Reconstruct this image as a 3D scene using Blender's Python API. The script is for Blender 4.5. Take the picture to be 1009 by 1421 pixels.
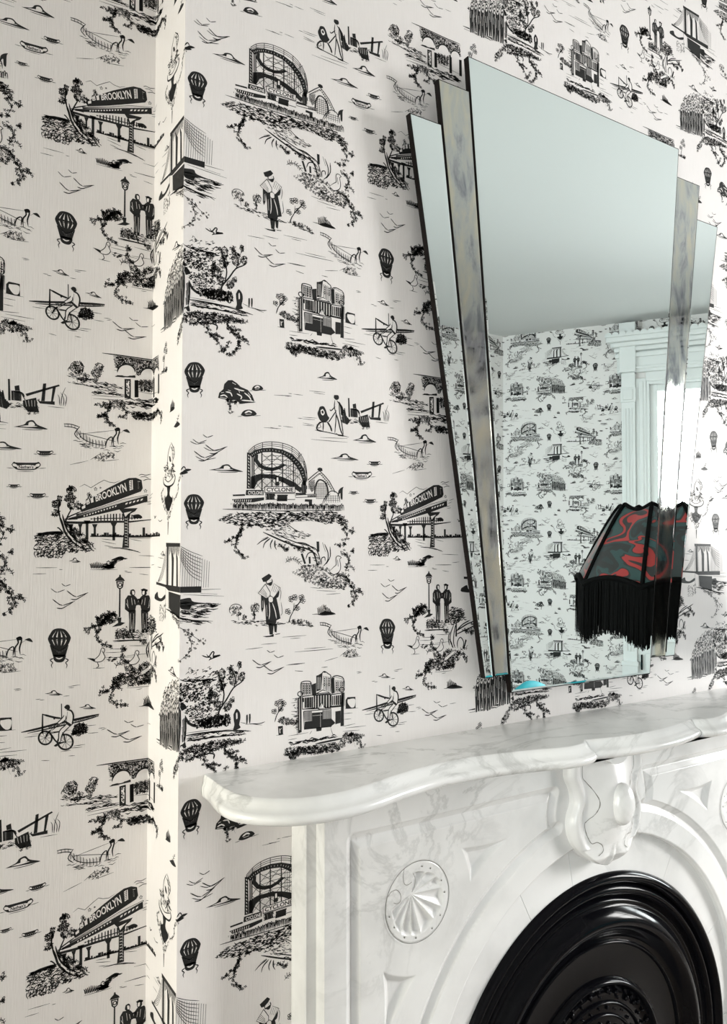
import bpy, bmesh, math, random
import numpy as np
from mathutils import Vector, Matrix
from mathutils.geometry import tessellate_polygon

# ------------------------------------------------------------------ camera
for o in list(bpy.data.objects): bpy.data.objects.remove(o)
scene = bpy.context.scene
COL = scene.collection
FPX, CX, CY = 1080.08, 504.5, 710.5            # focal length and centre in photo pixels (1009 x 1421)
CAM = np.array([-0.4163, -1.1784, 1.5538])
def cam_axes(yaw, pitch, roll):
    cy, sy, cp, sp, cr, sr = math.cos(yaw), math.sin(yaw), math.cos(pitch), math.sin(pitch), math.cos(roll), math.sin(roll)
    f = np.array([sy*cp, cy*cp, sp]); r = np.array([cy, -sy, 0.0]); u = np.cross(r, f)
    return cr*r+sr*u, -sr*r+cr*u, f
AR, AU, AF = cam_axes(math.radians(32.683), math.radians(2.6265), math.radians(-0.094))
cd = bpy.data.cameras.new('camera'); cam = bpy.data.objects.new('camera', cd); COL.objects.link(cam)
cd.sensor_fit = 'HORIZONTAL'; cd.sensor_width = 36.0; cd.lens = FPX/1009*36.0; cd.clip_start = 0.02
M = Matrix.Identity(4)
for i in range(3):
    M[i][0], M[i][1], M[i][2], M[i][3] = AR[i], AU[i], -AF[i], CAM[i]
cam.matrix_world = M
scene.camera = cam

# ------------------------------------------------------------------ world, daylight, exposure
W = bpy.data.worlds.new('world'); scene.world = W; W.use_nodes = True
bg = W.node_tree.nodes['Background']; bg.inputs[0].default_value = (0.82, 0.90, 1.0, 1); bg.inputs[1].default_value = 2.2
scene.view_settings.view_transform = 'Standard'; scene.view_settings.look = 'None'
scene.view_settings.gamma = 1.0; scene.view_settings.use_curve_mapping = False
scene.view_settings.exposure = 0.04
def daylight(name, loc, aim, sx, sy, power, col):
    l = bpy.data.lights.new(name, 'AREA'); l.shape = 'RECTANGLE'; l.size = sx; l.size_y = sy; l.energy = power; l.color = col
    o = bpy.data.objects.new(name, l); COL.objects.link(o); o.location = loc
    o.rotation_euler = (Vector(aim)-Vector(loc)).to_track_quat('-Z', 'Y').to_euler()
    l.spread = math.radians(125 if 'rear' in name else 105)
    return o
# room plan (metres): chimney breast front is y = 0, its left edge x = 0, floor z = 0
D = 0.152                      # depth of the chimney breast
BRX = 1.746                    # right edge of the breast
CEIL = 3.055
LX = -1.90                     # left side wall
OPY = -3.094                   # opposite wall
CC = (3.467, OPY)              # corner where the canted bay wall starts
TH = 0.5409
CDIR = (math.sin(TH), math.cos(TH))        # the canted wall runs this way, towards the chimney side
CLEN = 2.10
FX, FY = CC[0]+CDIR[0]*CLEN, CC[1]+CDIR[1]*CLEN
WIN_C = (0.98, 1.92, 0.95, 2.64)    # window in the canted wall: from, to, sill, head (along the wall)
WIN_F = (-0.95, -0.02, 0.75, 2.64)   # window in the bay's front wall (y from, to, sill, head)
WIN_L = (-0.72, 0.02, 0.60, 2.55)  # window in the left side wall
cn = (-CDIR[1], CDIR[0])            # room-side normal of the canted wall
wc = 0.5*(WIN_C[0]+WIN_C[1])
px, py = CC[0]+CDIR[0]*wc, CC[1]+CDIR[1]*wc
daylight('daylight_bay_side', (px-cn[0]*0.30, py-cn[1]*0.30, 1.80), (px+cn[0], py+cn[1], 1.42), 0.92, 1.70, 90, (1.0, 0.945, 0.94))
daylight('daylight_bay_front', (FX+0.30, 0.5*(WIN_F[0]+WIN_F[1]), 1.70), (FX-1, 0.5*(WIN_F[0]+WIN_F[1]), 1.25), 0.93, 1.90, 58, (0.96, 0.98, 1.0))
daylight('daylight_left', (LX-0.30, 0.5*(WIN_L[0]+WIN_L[1]), 1.58), (LX+1, 0.5*(WIN_L[0]+WIN_L[1]), 1.45), 0.74, 1.95, 23, (1.0, 0.915, 0.76))
WIN_FILL = (-2.75, -1.75, 0.60, 2.55)  # added unseen window in the left side wall, opening for the fill light
daylight('fill_light_left_rear', (LX-0.30, 0.5*(WIN_FILL[0]+WIN_FILL[1]), 1.58), (LX+1, 0.5*(WIN_FILL[0]+WIN_FILL[1])+0.12, 1.35), 1.0, 1.95, 72, (0.93, 0.97, 1.0))  # added fill light, brightens the canted wall and the room's shaded side

# ------------------------------------------------------------------ helpers
def link(name, me, mat=None, parent=None, smooth=False):
    o = bpy.data.objects.new(name, me); COL.objects.link(o)
    if mat is not None:
        for m in (mat if isinstance(mat, (list, tuple)) else [mat]): me.materials.append(m)
    if parent is not None: o.parent = parent
    if smooth: me.polygons.foreach_set('use_smooth', [True]*len(me.polygons))
    return o
def tag(o, label=None, cat=None, group=None, kind=None):
    if label: o['label'] = label
    if cat: o['category'] = cat
    if group: o['group'] = group
    if kind: o['kind'] = kind
    return o
def empty(name, loc=(0, 0, 0)):
    o = bpy.data.objects.new(name, None); o.empty_display_size = 0.1; COL.objects.link(o); o.location = loc
    return o
def from_bm(bm, name):
    me = bpy.data.meshes.new(name); bmesh.ops.recalc_face_normals(bm, faces=bm.faces); bm.to_mesh(me); bm.free(); return me
def add_box(bm, lo, hi, bevel=0.0, seg=2):
    r = bmesh.ops.create_cube(bm, size=1.0); vs = r['verts']
    for v in vs:
        v.co = Vector([lo[k]+(hi[k]-lo[k])*(v.co[k]+0.5) for k in range(3)])
    if bevel > 0:
        es = list({e for v in vs for e in v.link_edges})
        bmesh.ops.bevel(bm, geom=es, offset=bevel, segments=seg, profile=0.5, affect='EDGES')
def box(name, lo, hi, mat, parent=None, bevel=0.0, seg=2):
    bm = bmesh.new(); add_box(bm, lo, hi, bevel, seg); return link(name, from_bm(bm, name), mat, parent, bevel > 0 and seg > 2)
def add_lathe(bm, prof, n=48, a0=0.0, a1=2*math.pi, center=(0, 0, 0), axis='z', scale=None):
    full = abs(a1-a0-2*math.pi) < 1e-6
    rings = []
    for r, h in prof:
        ring = []
        for k in range(n if full else n+1):
            a = a0+(a1-a0)*k/n
            c, s = r*math.cos(a), r*math.sin(a)
            p = (c, s, h) if axis == 'z' else (c, -h, s)
            ring.append(bm.verts.new((center[0]+p[0], center[1]+p[1], center[2]+p[2])))
        rings.append(ring)
    for a, b in zip(rings, rings[1:]):
        m = len(a)
        for k in range(m if full else m-1):
            bm.faces.new((a[k], a[(k+1) % m], b[(k+1) % m], b[k]))
def lathe(name, prof, mat, parent=None, n=48, **kw):
    bm = bmesh.new(); add_lathe(bm, prof, n, **kw)
    bmesh.ops.remove_doubles(bm, verts=bm.verts, dist=1e-6)
    return link(name, from_bm(bm, name), mat, parent, True)
def add_prism(bm, outline, y0, y1):
    """closed x-z outline extruded from y0 to y1"""
    a = [bm.verts.new((x, y0, z)) for x, z in outline]; b = [bm.verts.new((x, y1, z)) for x, z in outline]
    n = len(a)
    bm.faces.new(a); bm.faces.new(b[::-1])
    for k in range(n): bm.faces.new((a[k], b[k], b[(k+1) % n], a[(k+1) % n]))
def add_tube(bm, pts, r, n=8):
    pts = [Vector(q) for q in pts]; rings = []
    for i, q in enumerate(pts):
        t = (pts[min(i+1, len(pts)-1)]-pts[max(i-1, 0)]).normalized()
        u = t.cross(Vector((0, 0, 1)) if abs(t.z) < 0.9 else Vector((1, 0, 0))).normalized(); v = t.cross(u)
        rr = r[i] if isinstance(r, (list, tuple)) else r
        rings.append([bm.verts.new(q+(u*math.cos(2*math.pi*k/n)+v*math.sin(2*math.pi*k/n))*rr) for k in range(n)])
    for a, b in zip(rings, rings[1:]):
        for k in range(n): bm.faces.new((a[k], a[(k+1) % n], b[(k+1) % n], b[k]))
    bm.faces.new(rings[0][::-1]); bm.faces.new(rings[-1])

# ------------------------------------------------------------------ materials
def newmat(name):
    m = bpy.data.materials.new(name); m.use_nodes = True
    return m, m.node_tree, m.node_tree.nodes['Principled BSDF']
def plain(name, col, rough=0.5, metal=0.0, spec=0.5, coat=0.0, noise=0.0, nscale=20.0, bump=0.0, bscale=200.0):
    m, t, b = newmat(name)
    b.inputs['Base Color'].default_value = (*col, 1); b.inputs['Roughness'].default_value = rough; b.inputs['Metallic'].default_value = metal
    b.inputs['Specular IOR Level'].default_value = spec; b.inputs['Coat Weight'].default_value = coat; b.inputs['Coat Roughness'].default_value = 0.05
    tc = t.nodes.new('ShaderNodeTexCoord')
    if noise:
        n = t.nodes.new('ShaderNodeTexNoise'); n.inputs['Scale'].default_value = nscale; n.inputs['Detail'].default_value = 4
        t.links.new(tc.outputs['Object'], n.inputs['Vector'])
        mx = t.nodes.new('ShaderNodeMix'); mx.data_type = 'RGBA'
        mx.inputs['A'].default_value = (*[c*(1-noise) for c in col], 1); mx.inputs['B'].default_value = (*[min(1, c*(1+noise)) for c in col], 1)
        t.links.new(n.outputs['Fac'], mx.inputs['Factor']); t.links.new(mx.outputs['Result'], b.inputs['Base Color'])
    if bump:
        n2 = t.nodes.new('ShaderNodeTexNoise'); n2.inputs['Scale'].default_value = bscale; t.links.new(tc.outputs['Object'], n2.inputs['Vector'])
        bp = t.nodes.new('ShaderNodeBump'); bp.inputs['Strength'].default_value = bump; bp.inputs['Distance'].default_value = 0.001
        t.links.new(n2.outputs['Fac'], bp.inputs['Height']); t.links.new(bp.outputs['Normal'], b.inputs['Normal'])
    return m
def paper_material():
    m, t, b = newmat('wallpaper_paper')
    b.inputs['Roughness'].default_value = 0.62; b.inputs['Specular IOR Level'].default_value = 0.25
    tc = t.nodes.new('ShaderNodeTexCoord'); mp = t.nodes.new('ShaderNodeMapping'); mp.inputs['Scale'].default_value = (520, 520, 22)
    t.links.new(tc.outputs['Object'], mp.inputs['Vector'])
    n = t.nodes.new('ShaderNodeTexNoise'); n.inputs['Scale'].default_value = 1.0; n.inputs['Detail'].default_value = 2; t.links.new(mp.outputs['Vector'], n.inputs['Vector'])
    bp = t.nodes.new('ShaderNodeBump'); bp.inputs['Strength'].default_value = 0.45; bp.inputs['Distance'].default_value = 0.0008
    t.links.new(n.outputs['Fac'], bp.inputs['Height']); t.links.new(bp.outputs['Normal'], b.inputs['Normal'])
    mx = t.nodes.new('ShaderNodeMix'); mx.data_type = 'RGBA'; mx.inputs['A'].default_value = (0.79, 0.755, 0.738, 1); mx.inputs['B'].default_value = (0.85, 0.814, 0.80, 1)
    t.links.new(n.outputs['Fac'], mx.inputs['Factor']); t.links.new(mx.outputs['Result'], b.inputs['Base Color'])
    return m
def marble_material():
    m, t, b = newmat('white_marble')
    b.inputs['Roughness'].default_value = 0.24; b.inputs['Specular IOR Level'].default_value = 0.5
    tc = t.nodes.new('ShaderNodeTexCoord')
    n1 = t.nodes.new('ShaderNodeTexNoise'); n1.inputs['Scale'].default_value = 3.2; n1.inputs['Detail'].default_value = 8; n1.inputs['Roughness'].default_value = 0.62; n1.inputs['Distortion'].default_value = 1.6
    mp = t.nodes.new('ShaderNodeMapping'); mp.inputs['Rotation'].default_value = (0.3, 0.5, 0.9); mp.inputs['Scale'].default_value = (1.0, 1.9, 1.2)
    t.links.new(tc.outputs['Object'], mp.inputs['Vector']); t.links.new(mp.outputs['Vector'], n1.inputs['Vector'])
    v = t.nodes.new('ShaderNodeMath'); v.operation = 'SUBTRACT'; v.inputs[1].default_value = 0.5; t.links.new(n1.outputs['Fac'], v.inputs[0])
    a = t.nodes.new('ShaderNodeMath'); a.operation = 'ABSOLUTE'; t.links.new(v.outputs[0], a.inputs[0])
    r = t.nodes.new('ShaderNodeValToRGB'); r.color_ramp.elements[0].position = 0.0; r.color_ramp.elements[0].color = (0.42, 0.42, 0.41, 1)
    r.color_ramp.elements[1].position = 0.035; r.color_ramp.elements[1].color = (0.77, 0.765, 0.755, 1)
    t.links.new(a.outputs[0], r.inputs['Fac'])
    n2 = t.nodes.new('ShaderNodeTexNoise'); n2.inputs['Scale'].default_value = 2.0; n2.inputs['Detail'].default_value = 3; t.links.new(tc.outputs['Object'], n2.inputs['Vector'])
    r2 = t.nodes.new('ShaderNodeValToRGB'); r2.color_ramp.elements[0].position = 0.45; r2.color_ramp.elements[0].color = (0, 0, 0, 1); r2.color_ramp.elements[1].position = 0.68; r2.color_ramp.elements[1].color = (0.85, 0.85, 0.85, 1)
    t.links.new(n2.outputs['Fac'], r2.inputs['Fac'])
    mx = t.nodes.new('ShaderNodeMix'); mx.data_type = 'RGBA'; mx.inputs['A'].default_value = (0.785, 0.78, 0.77, 1)
    t.links.new(r2.outputs['Color'], mx.inputs['Factor']); t.links.new(r.outputs['Color'], mx.inputs['B'])
    n3 = t.nodes.new('ShaderNodeTexNoise'); n3.inputs['Scale'].default_value = 9.0; n3.inputs['Detail'].default_value = 6; t.links.new(tc.outputs['Object'], n3.inputs['Vector'])
    r3 = t.nodes.new('ShaderNodeValToRGB'); r3.color_ramp.elements[0].position = 0.30; r3.color_ramp.elements[0].color = (0.86, 0.86, 0.86, 1); r3.color_ramp.elements[1].position = 0.55; r3.color_ramp.elements[1].color = (1, 1, 1, 1)
    t.links.new(n3.outputs['Fac'], r3.inputs['Fac'])
    mu = t.nodes.new('ShaderNodeMix'); mu.data_type = 'RGBA'; mu.blend_type = 'MULTIPLY'; mu.inputs['Factor'].default_value = 1.0
    t.links.new(mx.outputs['Result'], mu.inputs['A']); t.links.new(r3.outputs['Color'], mu.inputs['B']); t.links.new(mu.outputs['Result'], b.inputs['Base Color'])
    return m
def antique_material():
    m, t, b = newmat('antiqued_mirror')
    b.inputs['Metallic'].default_value = 1.0
    tc = t.nodes.new('ShaderNodeTexCoord')
    n = t.nodes.new('ShaderNodeTexNoise'); n.inputs['Scale'].default_value = 17; n.inputs['Detail'].default_value = 9; n.inputs['Roughness'].default_value = 0.62; n.inputs['Distortion'].default_value = 0.5
    mp = t.nodes.new('ShaderNodeMapping'); mp.inputs['Scale'].default_value = (1.6, 1, 0.55); t.links.new(tc.outputs['Object'], mp.inputs['Vector']); t.links.new(mp.outputs['Vector'], n.inputs['Vector'])
    r = t.nodes.new('ShaderNodeValToRGB'); e = r.color_ramp.elements
    e[0].position = 0.34; e[0].color = (0.27, 0.29, 0.33, 1); e[1].position = 0.64; e[1].color = (0.68, 0.66, 0.54, 1)
    k = e.new(0.49); k.color = (0.55, 0.58, 0.57, 1)
    t.links.new(n.outputs['Fac'], r.inputs['Fac']); t.links.new(r.outputs['Color'], b.inputs['Base Color'])
    r2 = t.nodes.new('ShaderNodeMapRange'); r2.inputs['From Min'].default_value = 0.35; r2.inputs['From Max'].default_value = 0.75; r2.inputs['To Min'].default_value = 0.02; r2.inputs['To Max'].default_value = 0.16
    t.links.new(n.outputs['Fac'], r2.inputs['Value']); t.links.new(r2.outputs['Result'], b.inputs['Roughness'])
    return m
def glass_material():
    m = bpy.data.materials.new('window_glass'); m.use_nodes = True; t = m.node_tree; t.nodes.clear()
    out = t.nodes.new('ShaderNodeOutputMaterial'); mix = t.nodes.new('ShaderNodeMixShader'); tr = t.nodes.new('ShaderNodeBsdfTransparent'); gl = t.nodes.new('ShaderNodeBsdfGlossy')
    tr.inputs[0].default_value = (0.95, 0.97, 0.96, 1); gl.inputs['Roughness'].default_value = 0.0
    fr = t.nodes.new('ShaderNodeFresnel'); fr.inputs[0].default_value = 1.45
    t.links.new(fr.outputs[0], mix.inputs[0]); t.links.new(tr.outputs[0], mix.inputs[1]); t.links.new(gl.outputs[0], mix.inputs[2]); t.links.new(mix.outputs[0], out.inputs[0])
    return m
def wood_floor_material():
    m, t, b = newmat('oak_floor'); b.inputs['Roughness'].default_value = 0.35
    tc = t.nodes.new('ShaderNodeTexCoord'); mp = t.nodes.new('ShaderNodeMapping'); mp.inputs['Scale'].default_value = (1.2, 26, 1); t.links.new(tc.outputs['Object'], mp.inputs['Vector'])
    n = t.nodes.new('ShaderNodeTexNoise'); n.inputs['Scale'].default_value = 2.2; n.inputs['Detail'].default_value = 5; t.links.new(mp.outputs['Vector'], n.inputs['Vector'])
    r = t.nodes.new('ShaderNodeValToRGB'); r.color_ramp.elements[0].color = (0.16, 0.12, 0.09, 1); r.color_ramp.elements[1].color = (0.34, 0.28, 0.22, 1)
    t.links.new(n.outputs['Fac'], r.inputs['Fac']); t.links.new(r.outputs['Color'], b.inputs['Base Color'])
    return m
def shade_material():
    """dark silk printed with red and teal shapes"""
    m, t, b = newmat('printed_silk'); b.inputs['Roughness'].default_value = 0.38; b.inputs['Sheen Weight'].default_value = 0.3
    tc = t.nodes.new('ShaderNodeTexCoord'); mp = t.nodes.new('ShaderNodeMapping'); mp.inputs['Scale'].default_value = (1, 1, 1.5); t.links.new(tc.outputs['Object'], mp.inputs['Vector'])
    n = t.nodes.new('ShaderNodeTexNoise'); n.inputs['Scale'].default_value = 8.5; n.inputs['Detail'].default_value = 1.2; n.inputs['Distortion'].default_value = 1.3; t.links.new(mp.outputs['Vector'], n.inputs['Vector'])
    r = t.nodes.new('ShaderNodeValToRGB'); r.color_ramp.interpolation = 'CONSTANT'; e = r.color_ramp.elements
    e[0].position = 0.0; e[0].color = (0.006, 0.016, 0.016, 1); e[1].position = 0.38; e[1].color = (0.006, 0.005, 0.005, 1)
    for pos, c in ((0.47, (0.010, 0.040, 0.038)), (0.525, (0.006, 0.005, 0.005)), (0.545, (0.28, 0.014, 0.012)), (0.61, (0.008, 0.008, 0.008)), (0.66, (0.015, 0.055, 0.055))):
        k = e.new(pos); k.color = (*c, 1)
    t.links.new(n.outputs['Fac'], r.inputs['Fac']); t.links.new(r.outputs['Color'], b.inputs['Base Color'])
    return m

M_PAPER = paper_material(); M_INK = plain('black_ink', (0.018, 0.018, 0.018), 0.55, spec=0.2)
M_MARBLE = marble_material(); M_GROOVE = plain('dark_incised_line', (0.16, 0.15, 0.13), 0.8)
M_WHITE = plain('white_gloss_paint', (0.80, 0.82, 0.81), 0.32); M_CEIL = plain('ceiling_paint', (0.66, 0.67, 0.66), 0.75, spec=0.2)
M_SLIP = plain('aged_plaster_edge', (0.70, 0.66, 0.56), 0.6, noise=0.06, nscale=12)
M_IRON = plain('black_enamelled_iron', (0.003, 0.003, 0.004), 0.12, spec=0.10)
M_MIRROR = plain('silvered_mirror', (0.90, 0.995, 1.0), 0.0, metal=1.0); M_ANTIQUE = antique_material()
M_BACK = plain('dark_stained_backing', (0.006, 0.004, 0.0035), 0.5, spec=0.15); M_EDGE = plain('ground_glass_edge', (0.10, 0.12, 0.11), 0.35, spec=0.3)
M_GLASS = glass_material(); M_FLOOR = wood_floor_material()
M_SILK = shade_material(); M_FRINGE = plain('black_silk_fringe', (0.002, 0.002, 0.002), 0.8, spec=0.08); M_BRASS = plain('aged_brass', (0.36, 0.25, 0.11), 0.35, metal=1.0)
M_TEAL = plain('turquoise_velvet', (0.015, 0.34, 0.40), 0.65, noise=0.12, nscale=40); M_DARKWOOD = plain('dark_wood', (0.05, 0.028, 0.018), 0.4, noise=0.2)
M_STONE = plain('dark_hearth_slate', (0.06, 0.06, 0.065), 0.5, noise=0.15)

# ------------------------------------------------------------------ the printed wallpaper: a toile drawn stroke by stroke
TH_S, TV = 0.68971, 0.686            # width and height of one repeat
RS = random.Random(11)
INK = []                              # (triangles Nx3x2 in wall metres, layer, material index)
class Pen:
    """draws in the pixels of an enlarged view of the photograph; a pixel's ray meets the wall it is printed on"""
    def __init__(s, x0, y0, sc, plane='breast', rep=0): s.x0, s.y0, s.sc, s.plane, s.rep, s.lay = x0, y0, sc, plane, rep, 0
    def m(s, pts):
        a = np.asarray(pts, float).reshape(-1, 2)
        x = s.x0+a[:, 0]/s.sc; y = s.y0+a[:, 1]/s.sc
        d = AF[None]+AR[None]*((x-CX)/FPX)[:, None]-AU[None]*((y-CY)/FPX)[:, None]
        Y = D if s.plane == 'left' else 0.0
        P = CAM[None]+d*((Y-CAM[1])/d[:, 1])[:, None]
        return np.c_[P[:, 0]-(D if s.plane == 'left' else 0.0)-s.rep*TH_S, P[:, 2]]
    def put(s, tris, mat=0, lay=None):
        if len(tris): INK.append((np.asarray(tris, float), s.lay if lay is None else lay, mat))
    def st(s, pts, w=1.0, w1=None, smooth=True, taper=True, mat=0):
        q = s.m(pts); ribbon(s, q, w, w1, smooth, taper, mat)
    def fill(s, pts, smooth=False, mat=0):
        q = s.m(pts)
        if smooth: q = spline(np.vstack([q, q[:1]]), 4)[:-1]
        t = tessellate_polygon([[Vector((a, b, 0)) for a, b in q]])
        s.put([q[list(k)] for k in t], mat)
    def paper(s, pts, smooth=False): s.fill(pts, smooth, 1)
    def outline(s, pts, w=0.9, smooth=False): s.st(list(pts)+[pts[0]], w, smooth=smooth, taper=False)
    def seg(s, x0, y0, x1, y1, w=0.9): s.st([(x0, y0), (x1, y1)], w, smooth=False, taper=False)
    def tex(s, poly, n, ln, ang=0, jit=25, w=0.8, bend=0.25):
        """short bent strokes scattered over a polygon"""
        poly = np.asarray(poly, float); lo, hi = poly.min(0), poly.max(0); k = 0; tries = 0
        while k < n and tries < n*12:
            tries += 1
            x, y = RS.uniform(lo[0], hi[0]), RS.uniform(lo[1], hi[1])
            if not inside(poly, x, y): continue
            a = math.radians(ang+RS.uniform(-jit, jit)); l = ln*RS.uniform(0.5, 1.2); b = l*bend*RS.uniform(-1, 1)
            c, si = math.cos(a)*l/2, math.sin(a)*l/2
            s.st([(x-c, y-si), (x-si/l*b*2, y+c/l*b*2), (x+c, y+si)], w*RS.uniform(0.7, 1.3), smooth=False); k += 1
    def hatch(s, poly, ang, sp, w=0.6):
        poly = np.asarray(poly, float); a = math.radians(ang); dx, dy = math.cos(a), math.sin(a); nx, ny = -dy, dx
        pr = poly@np.array([nx, ny]); t = pr.min()+sp*0.5
        while t < pr.max():
            hits = []
            for i in range(len(poly)):
                p, q = poly[i], poly[(i+1) % len(poly)]; u, v = p@np.array([nx, ny])-t, q@np.array([nx, ny])-t
                if (u < 0) != (v < 0): hits.append(float((p+(q-p)*u/(u-v))@np.array([dx, dy])))
            hits.sort()
            for h0, h1 in zip(hits[::2], hits[1::2]):
                s.st([(dx*h0+nx*t, dy*h0+ny*t), (dx*h1+nx*t, dy*h1+ny*t)], w*RS.uniform(0.8, 1.2), smooth=False, taper=False)
            t += sp*RS.uniform(0.85, 1.15)
    def leaf(s, x, y, r, lobes=4):
        a0 = RS.uniform(0, 6.28); c = s.m([(x, y)])[0]; rr = r*0.00066
        t = []
        for k in range(lobes):
            a = a0+6.283*k/lobes+RS.uniform(-0.4, 0.4); l = rr*RS.uniform(0.75, 1.25); wv = l*0.30
            d = np.array([math.cos(a), math.sin(a)]); n = np.array([-d[1], d[0]])
            m = c+d*l*0.55
            t += [[c, m+n*wv, m-n*wv], [m+n*wv, c+d*l, m-n*wv]]
        s.put(t)
    def sprig(s, path, r=4.0, n=9, spread=1.0, w=0.9):
        """hanging branch: a stalk and clusters of lobed leaves along it"""
        s.st(path, w, 0.4); p = spline(np.asarray(path, float), 6)
        for k in range(n):
            q = p[int((k+0.6)/n*(len(p)-1))]; sp = s.sc*spread*r*0.8
            for _ in range(4): s.leaf(q[0]+RS.gauss(0, sp*0.55), q[1]+RS.gauss(0, sp*0.55), r)
    def mass(s, poly, n, r=3.0):
        n = int(n*1.5); poly = np.asarray(poly, float); lo, hi = poly.min(0), poly.max(0); k = 0; tries = 0
        while k < n and tries < n*12:
            tries += 1
            x, y = RS.uniform(lo[0], hi[0]), RS.uniform(lo[1], hi[1])
            if inside(poly, x, y): s.leaf(x, y, r, 3); k += 1
    def fern(s, path, ln, n=8, w=0.8):
        s.st(path, w); p = spline(np.asarray(path, float), 6)
        for k in range(1, n):
            i = int(k/n*(len(p)-1)); q = p[i]; d = p[min(i+1, len(p)-1)]-p[i-1]; d = d/(np.hypot(*d)+1e-9)
            for sgn in (-1, 1):
                e = q+(np.array([-d[1], d[0]])*sgn*0.8+d*0.5)*ln*RS.uniform(0.6, 1.1)
                s.st([q, (q+e)/2+np.array([0, -ln*0.12]), e], w)
    def tree(s, trunk, blobs, r=4.0, w=1.3):
        s.st(trunk, w*1.4, w*0.7)
        for (x, y, rx, ry, n) in blobs:
            for _ in range(int(n*0.85)):
                a, q = RS.uniform(0, 6.28), math.sqrt(RS.random()); s.leaf(x+rx*q*math.cos(a), y+ry*q*math.sin(a), r, 3)
            for _ in range(max(3, n//5)):
                a = RS.uniform(0, 6.28); s.st([(x+rx*math.cos(a+k*0.35), y+ry*math.sin(a+k*0.35)) for k in range(4)], 0.8)
    def scroll_tree(s, trunk, tips, r):
        s.st(trunk, 1.5, 0.8)
        for (x, y) in tips:
            for k in range(5):
                a = 6.283*k/5+RS.uniform(-0.3, 0.3); cx, cy = x+r*0.75*math.cos(a), y+r*0.75*math.sin(a)
                s.st([(cx+r*0.5*math.cos(b), cy+r*0.5*math.sin(b)) for b in (0, 1.2, 2.4, 3.6, 4.8, 5.8)], 0.9)
    def lines(s, *segs):
        for x0, y0, x1, y1 in segs: s.st([(x0, y0), ((x0+x1)/2, (y0+y1)/2+0.5), (x1, y1)], 0.75, smooth=False)
    def text(s, word, quad, mat=0, bold=0.0):
        t = text_tris(word, bold)
        if t is None: return
        q = np.asarray(quad, float)            # corners: bottom left, bottom right, top right, top left
        u, v = t[..., 0:1], t[..., 1:2]
        P = (1-u)*(1-v)*q[0]+u*(1-v)*q[1]+u*v*q[2]+(1-u)*v*q[3]
        s.put(s.m(P.reshape(-1, 2)).reshape(P.shape), mat)
    def birds(s, *bs):
        for (x, y, l, big) in bs:
            w = 1.1 if big else 0.9
            s.st([(x-l*0.5, y-l*0.32), (x-l*0.2, y-l*0.08), (x, y)], w); s.st([(x, y), (x+l*0.28, y-l*0.10), (x+l*0.6, y-l*0.22)], w)
            if big:
                s.st([(x-l*0.30, y+l*0.12), (x-l*0.05, y+l*0.14), (x+l*0.18, y+l*0.02), (x+l*0.5, y-l*0.16)], 1.5, 0.8)
                s.st([(x-l*0.5, y-l*0.28), (x-l*0.15, y-l*0.02)], 0.8)
    def cloud(s, x, y, l, h):
        s.fill([(x-l*0.5, y+h*0.15), (x-l*0.2, y-h*0.12), (x-l*0.1, y-h*0.5), (x+l*0.07, y-h*0.6), (x+l*0.2, y-h*0.1), (x+l*0.5, y+h*0.4), (x, y+h*0.3)], True)
        s.lay += 1; s.paper([(x-l*0.07, y-h*0.02), (x-l*0.05, y-h*0.36), (x+l*0.06, y-h*0.4), (x+l*0.12, y-h*0.02)], True)
        s.paper([(x-l*0.33, y+h*0.1), (x-l*0.1, y-h*0.02), (x+l*0.2, y+h*0.08), (x-0.05*l, y+h*0.16)], True); s.lay -= 1
        s.st([(x-l*0.25, y+h*0.42), (x+l*0.1, y+h*0.48), (x+l*0.35, y+h*0.45)], 0.8)
def inside(poly, x, y):
    c = False; j = len(poly)-1
    for i in range(len(poly)):
        if (poly[i][1] > y) != (poly[j][1] > y) and x < (poly[j][0]-poly[i][0])*(y-poly[i][1])/(poly[j][1]-poly[i][1])+poly[i][0]: c = not c
        j = i
    return c
def spline(p, n):
    if len(p) < 3: return p
    e = np.vstack([2*p[0]-p[1], p, 2*p[-1]-p[-2]]); out = []
    for i in range(1, len(e)-2):
        for k in range(n):
            t = k/n; a, b, c, d = e[i-1], e[i], e[i+1], e[i+2]
            out.append(0.5*(2*b+(c-a)*t+(2*a-5*b+4*c-d)*t*t+(3*b-a-3*c+d)*t**3))
    out.append(e[-2]); return np.array(out)
def ribbon(pen, q, w, w1, smooth, taper, mat):
    if smooth: q = spline(q, 3)
    n = len(q)
    if n < 2: return
    d = np.gradient(q, axis=0); d /= (np.linalg.norm(d, axis=1)[:, None]+1e-12); nv = np.c_[-d[:, 1], d[:, 0]]
    t = np.linspace(0, 1, n); ww = w+((w1 if w1 is not None else w)-w)*t
    if taper: ww = ww*np.clip(np.minimum(t, 1-t)*5+0.35, 0, 1)
    off = nv*(ww*0.00064)[:, None]; a, b = q+off, q-off
    t1 = np.stack([a[:-1], a[1:], b[1:]], 1); t2 = np.stack([a[:-1], b[1:], b[:-1]], 1)
    pen.put(np.concatenate([t1, t2]), mat)
_TXT = {}
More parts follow.
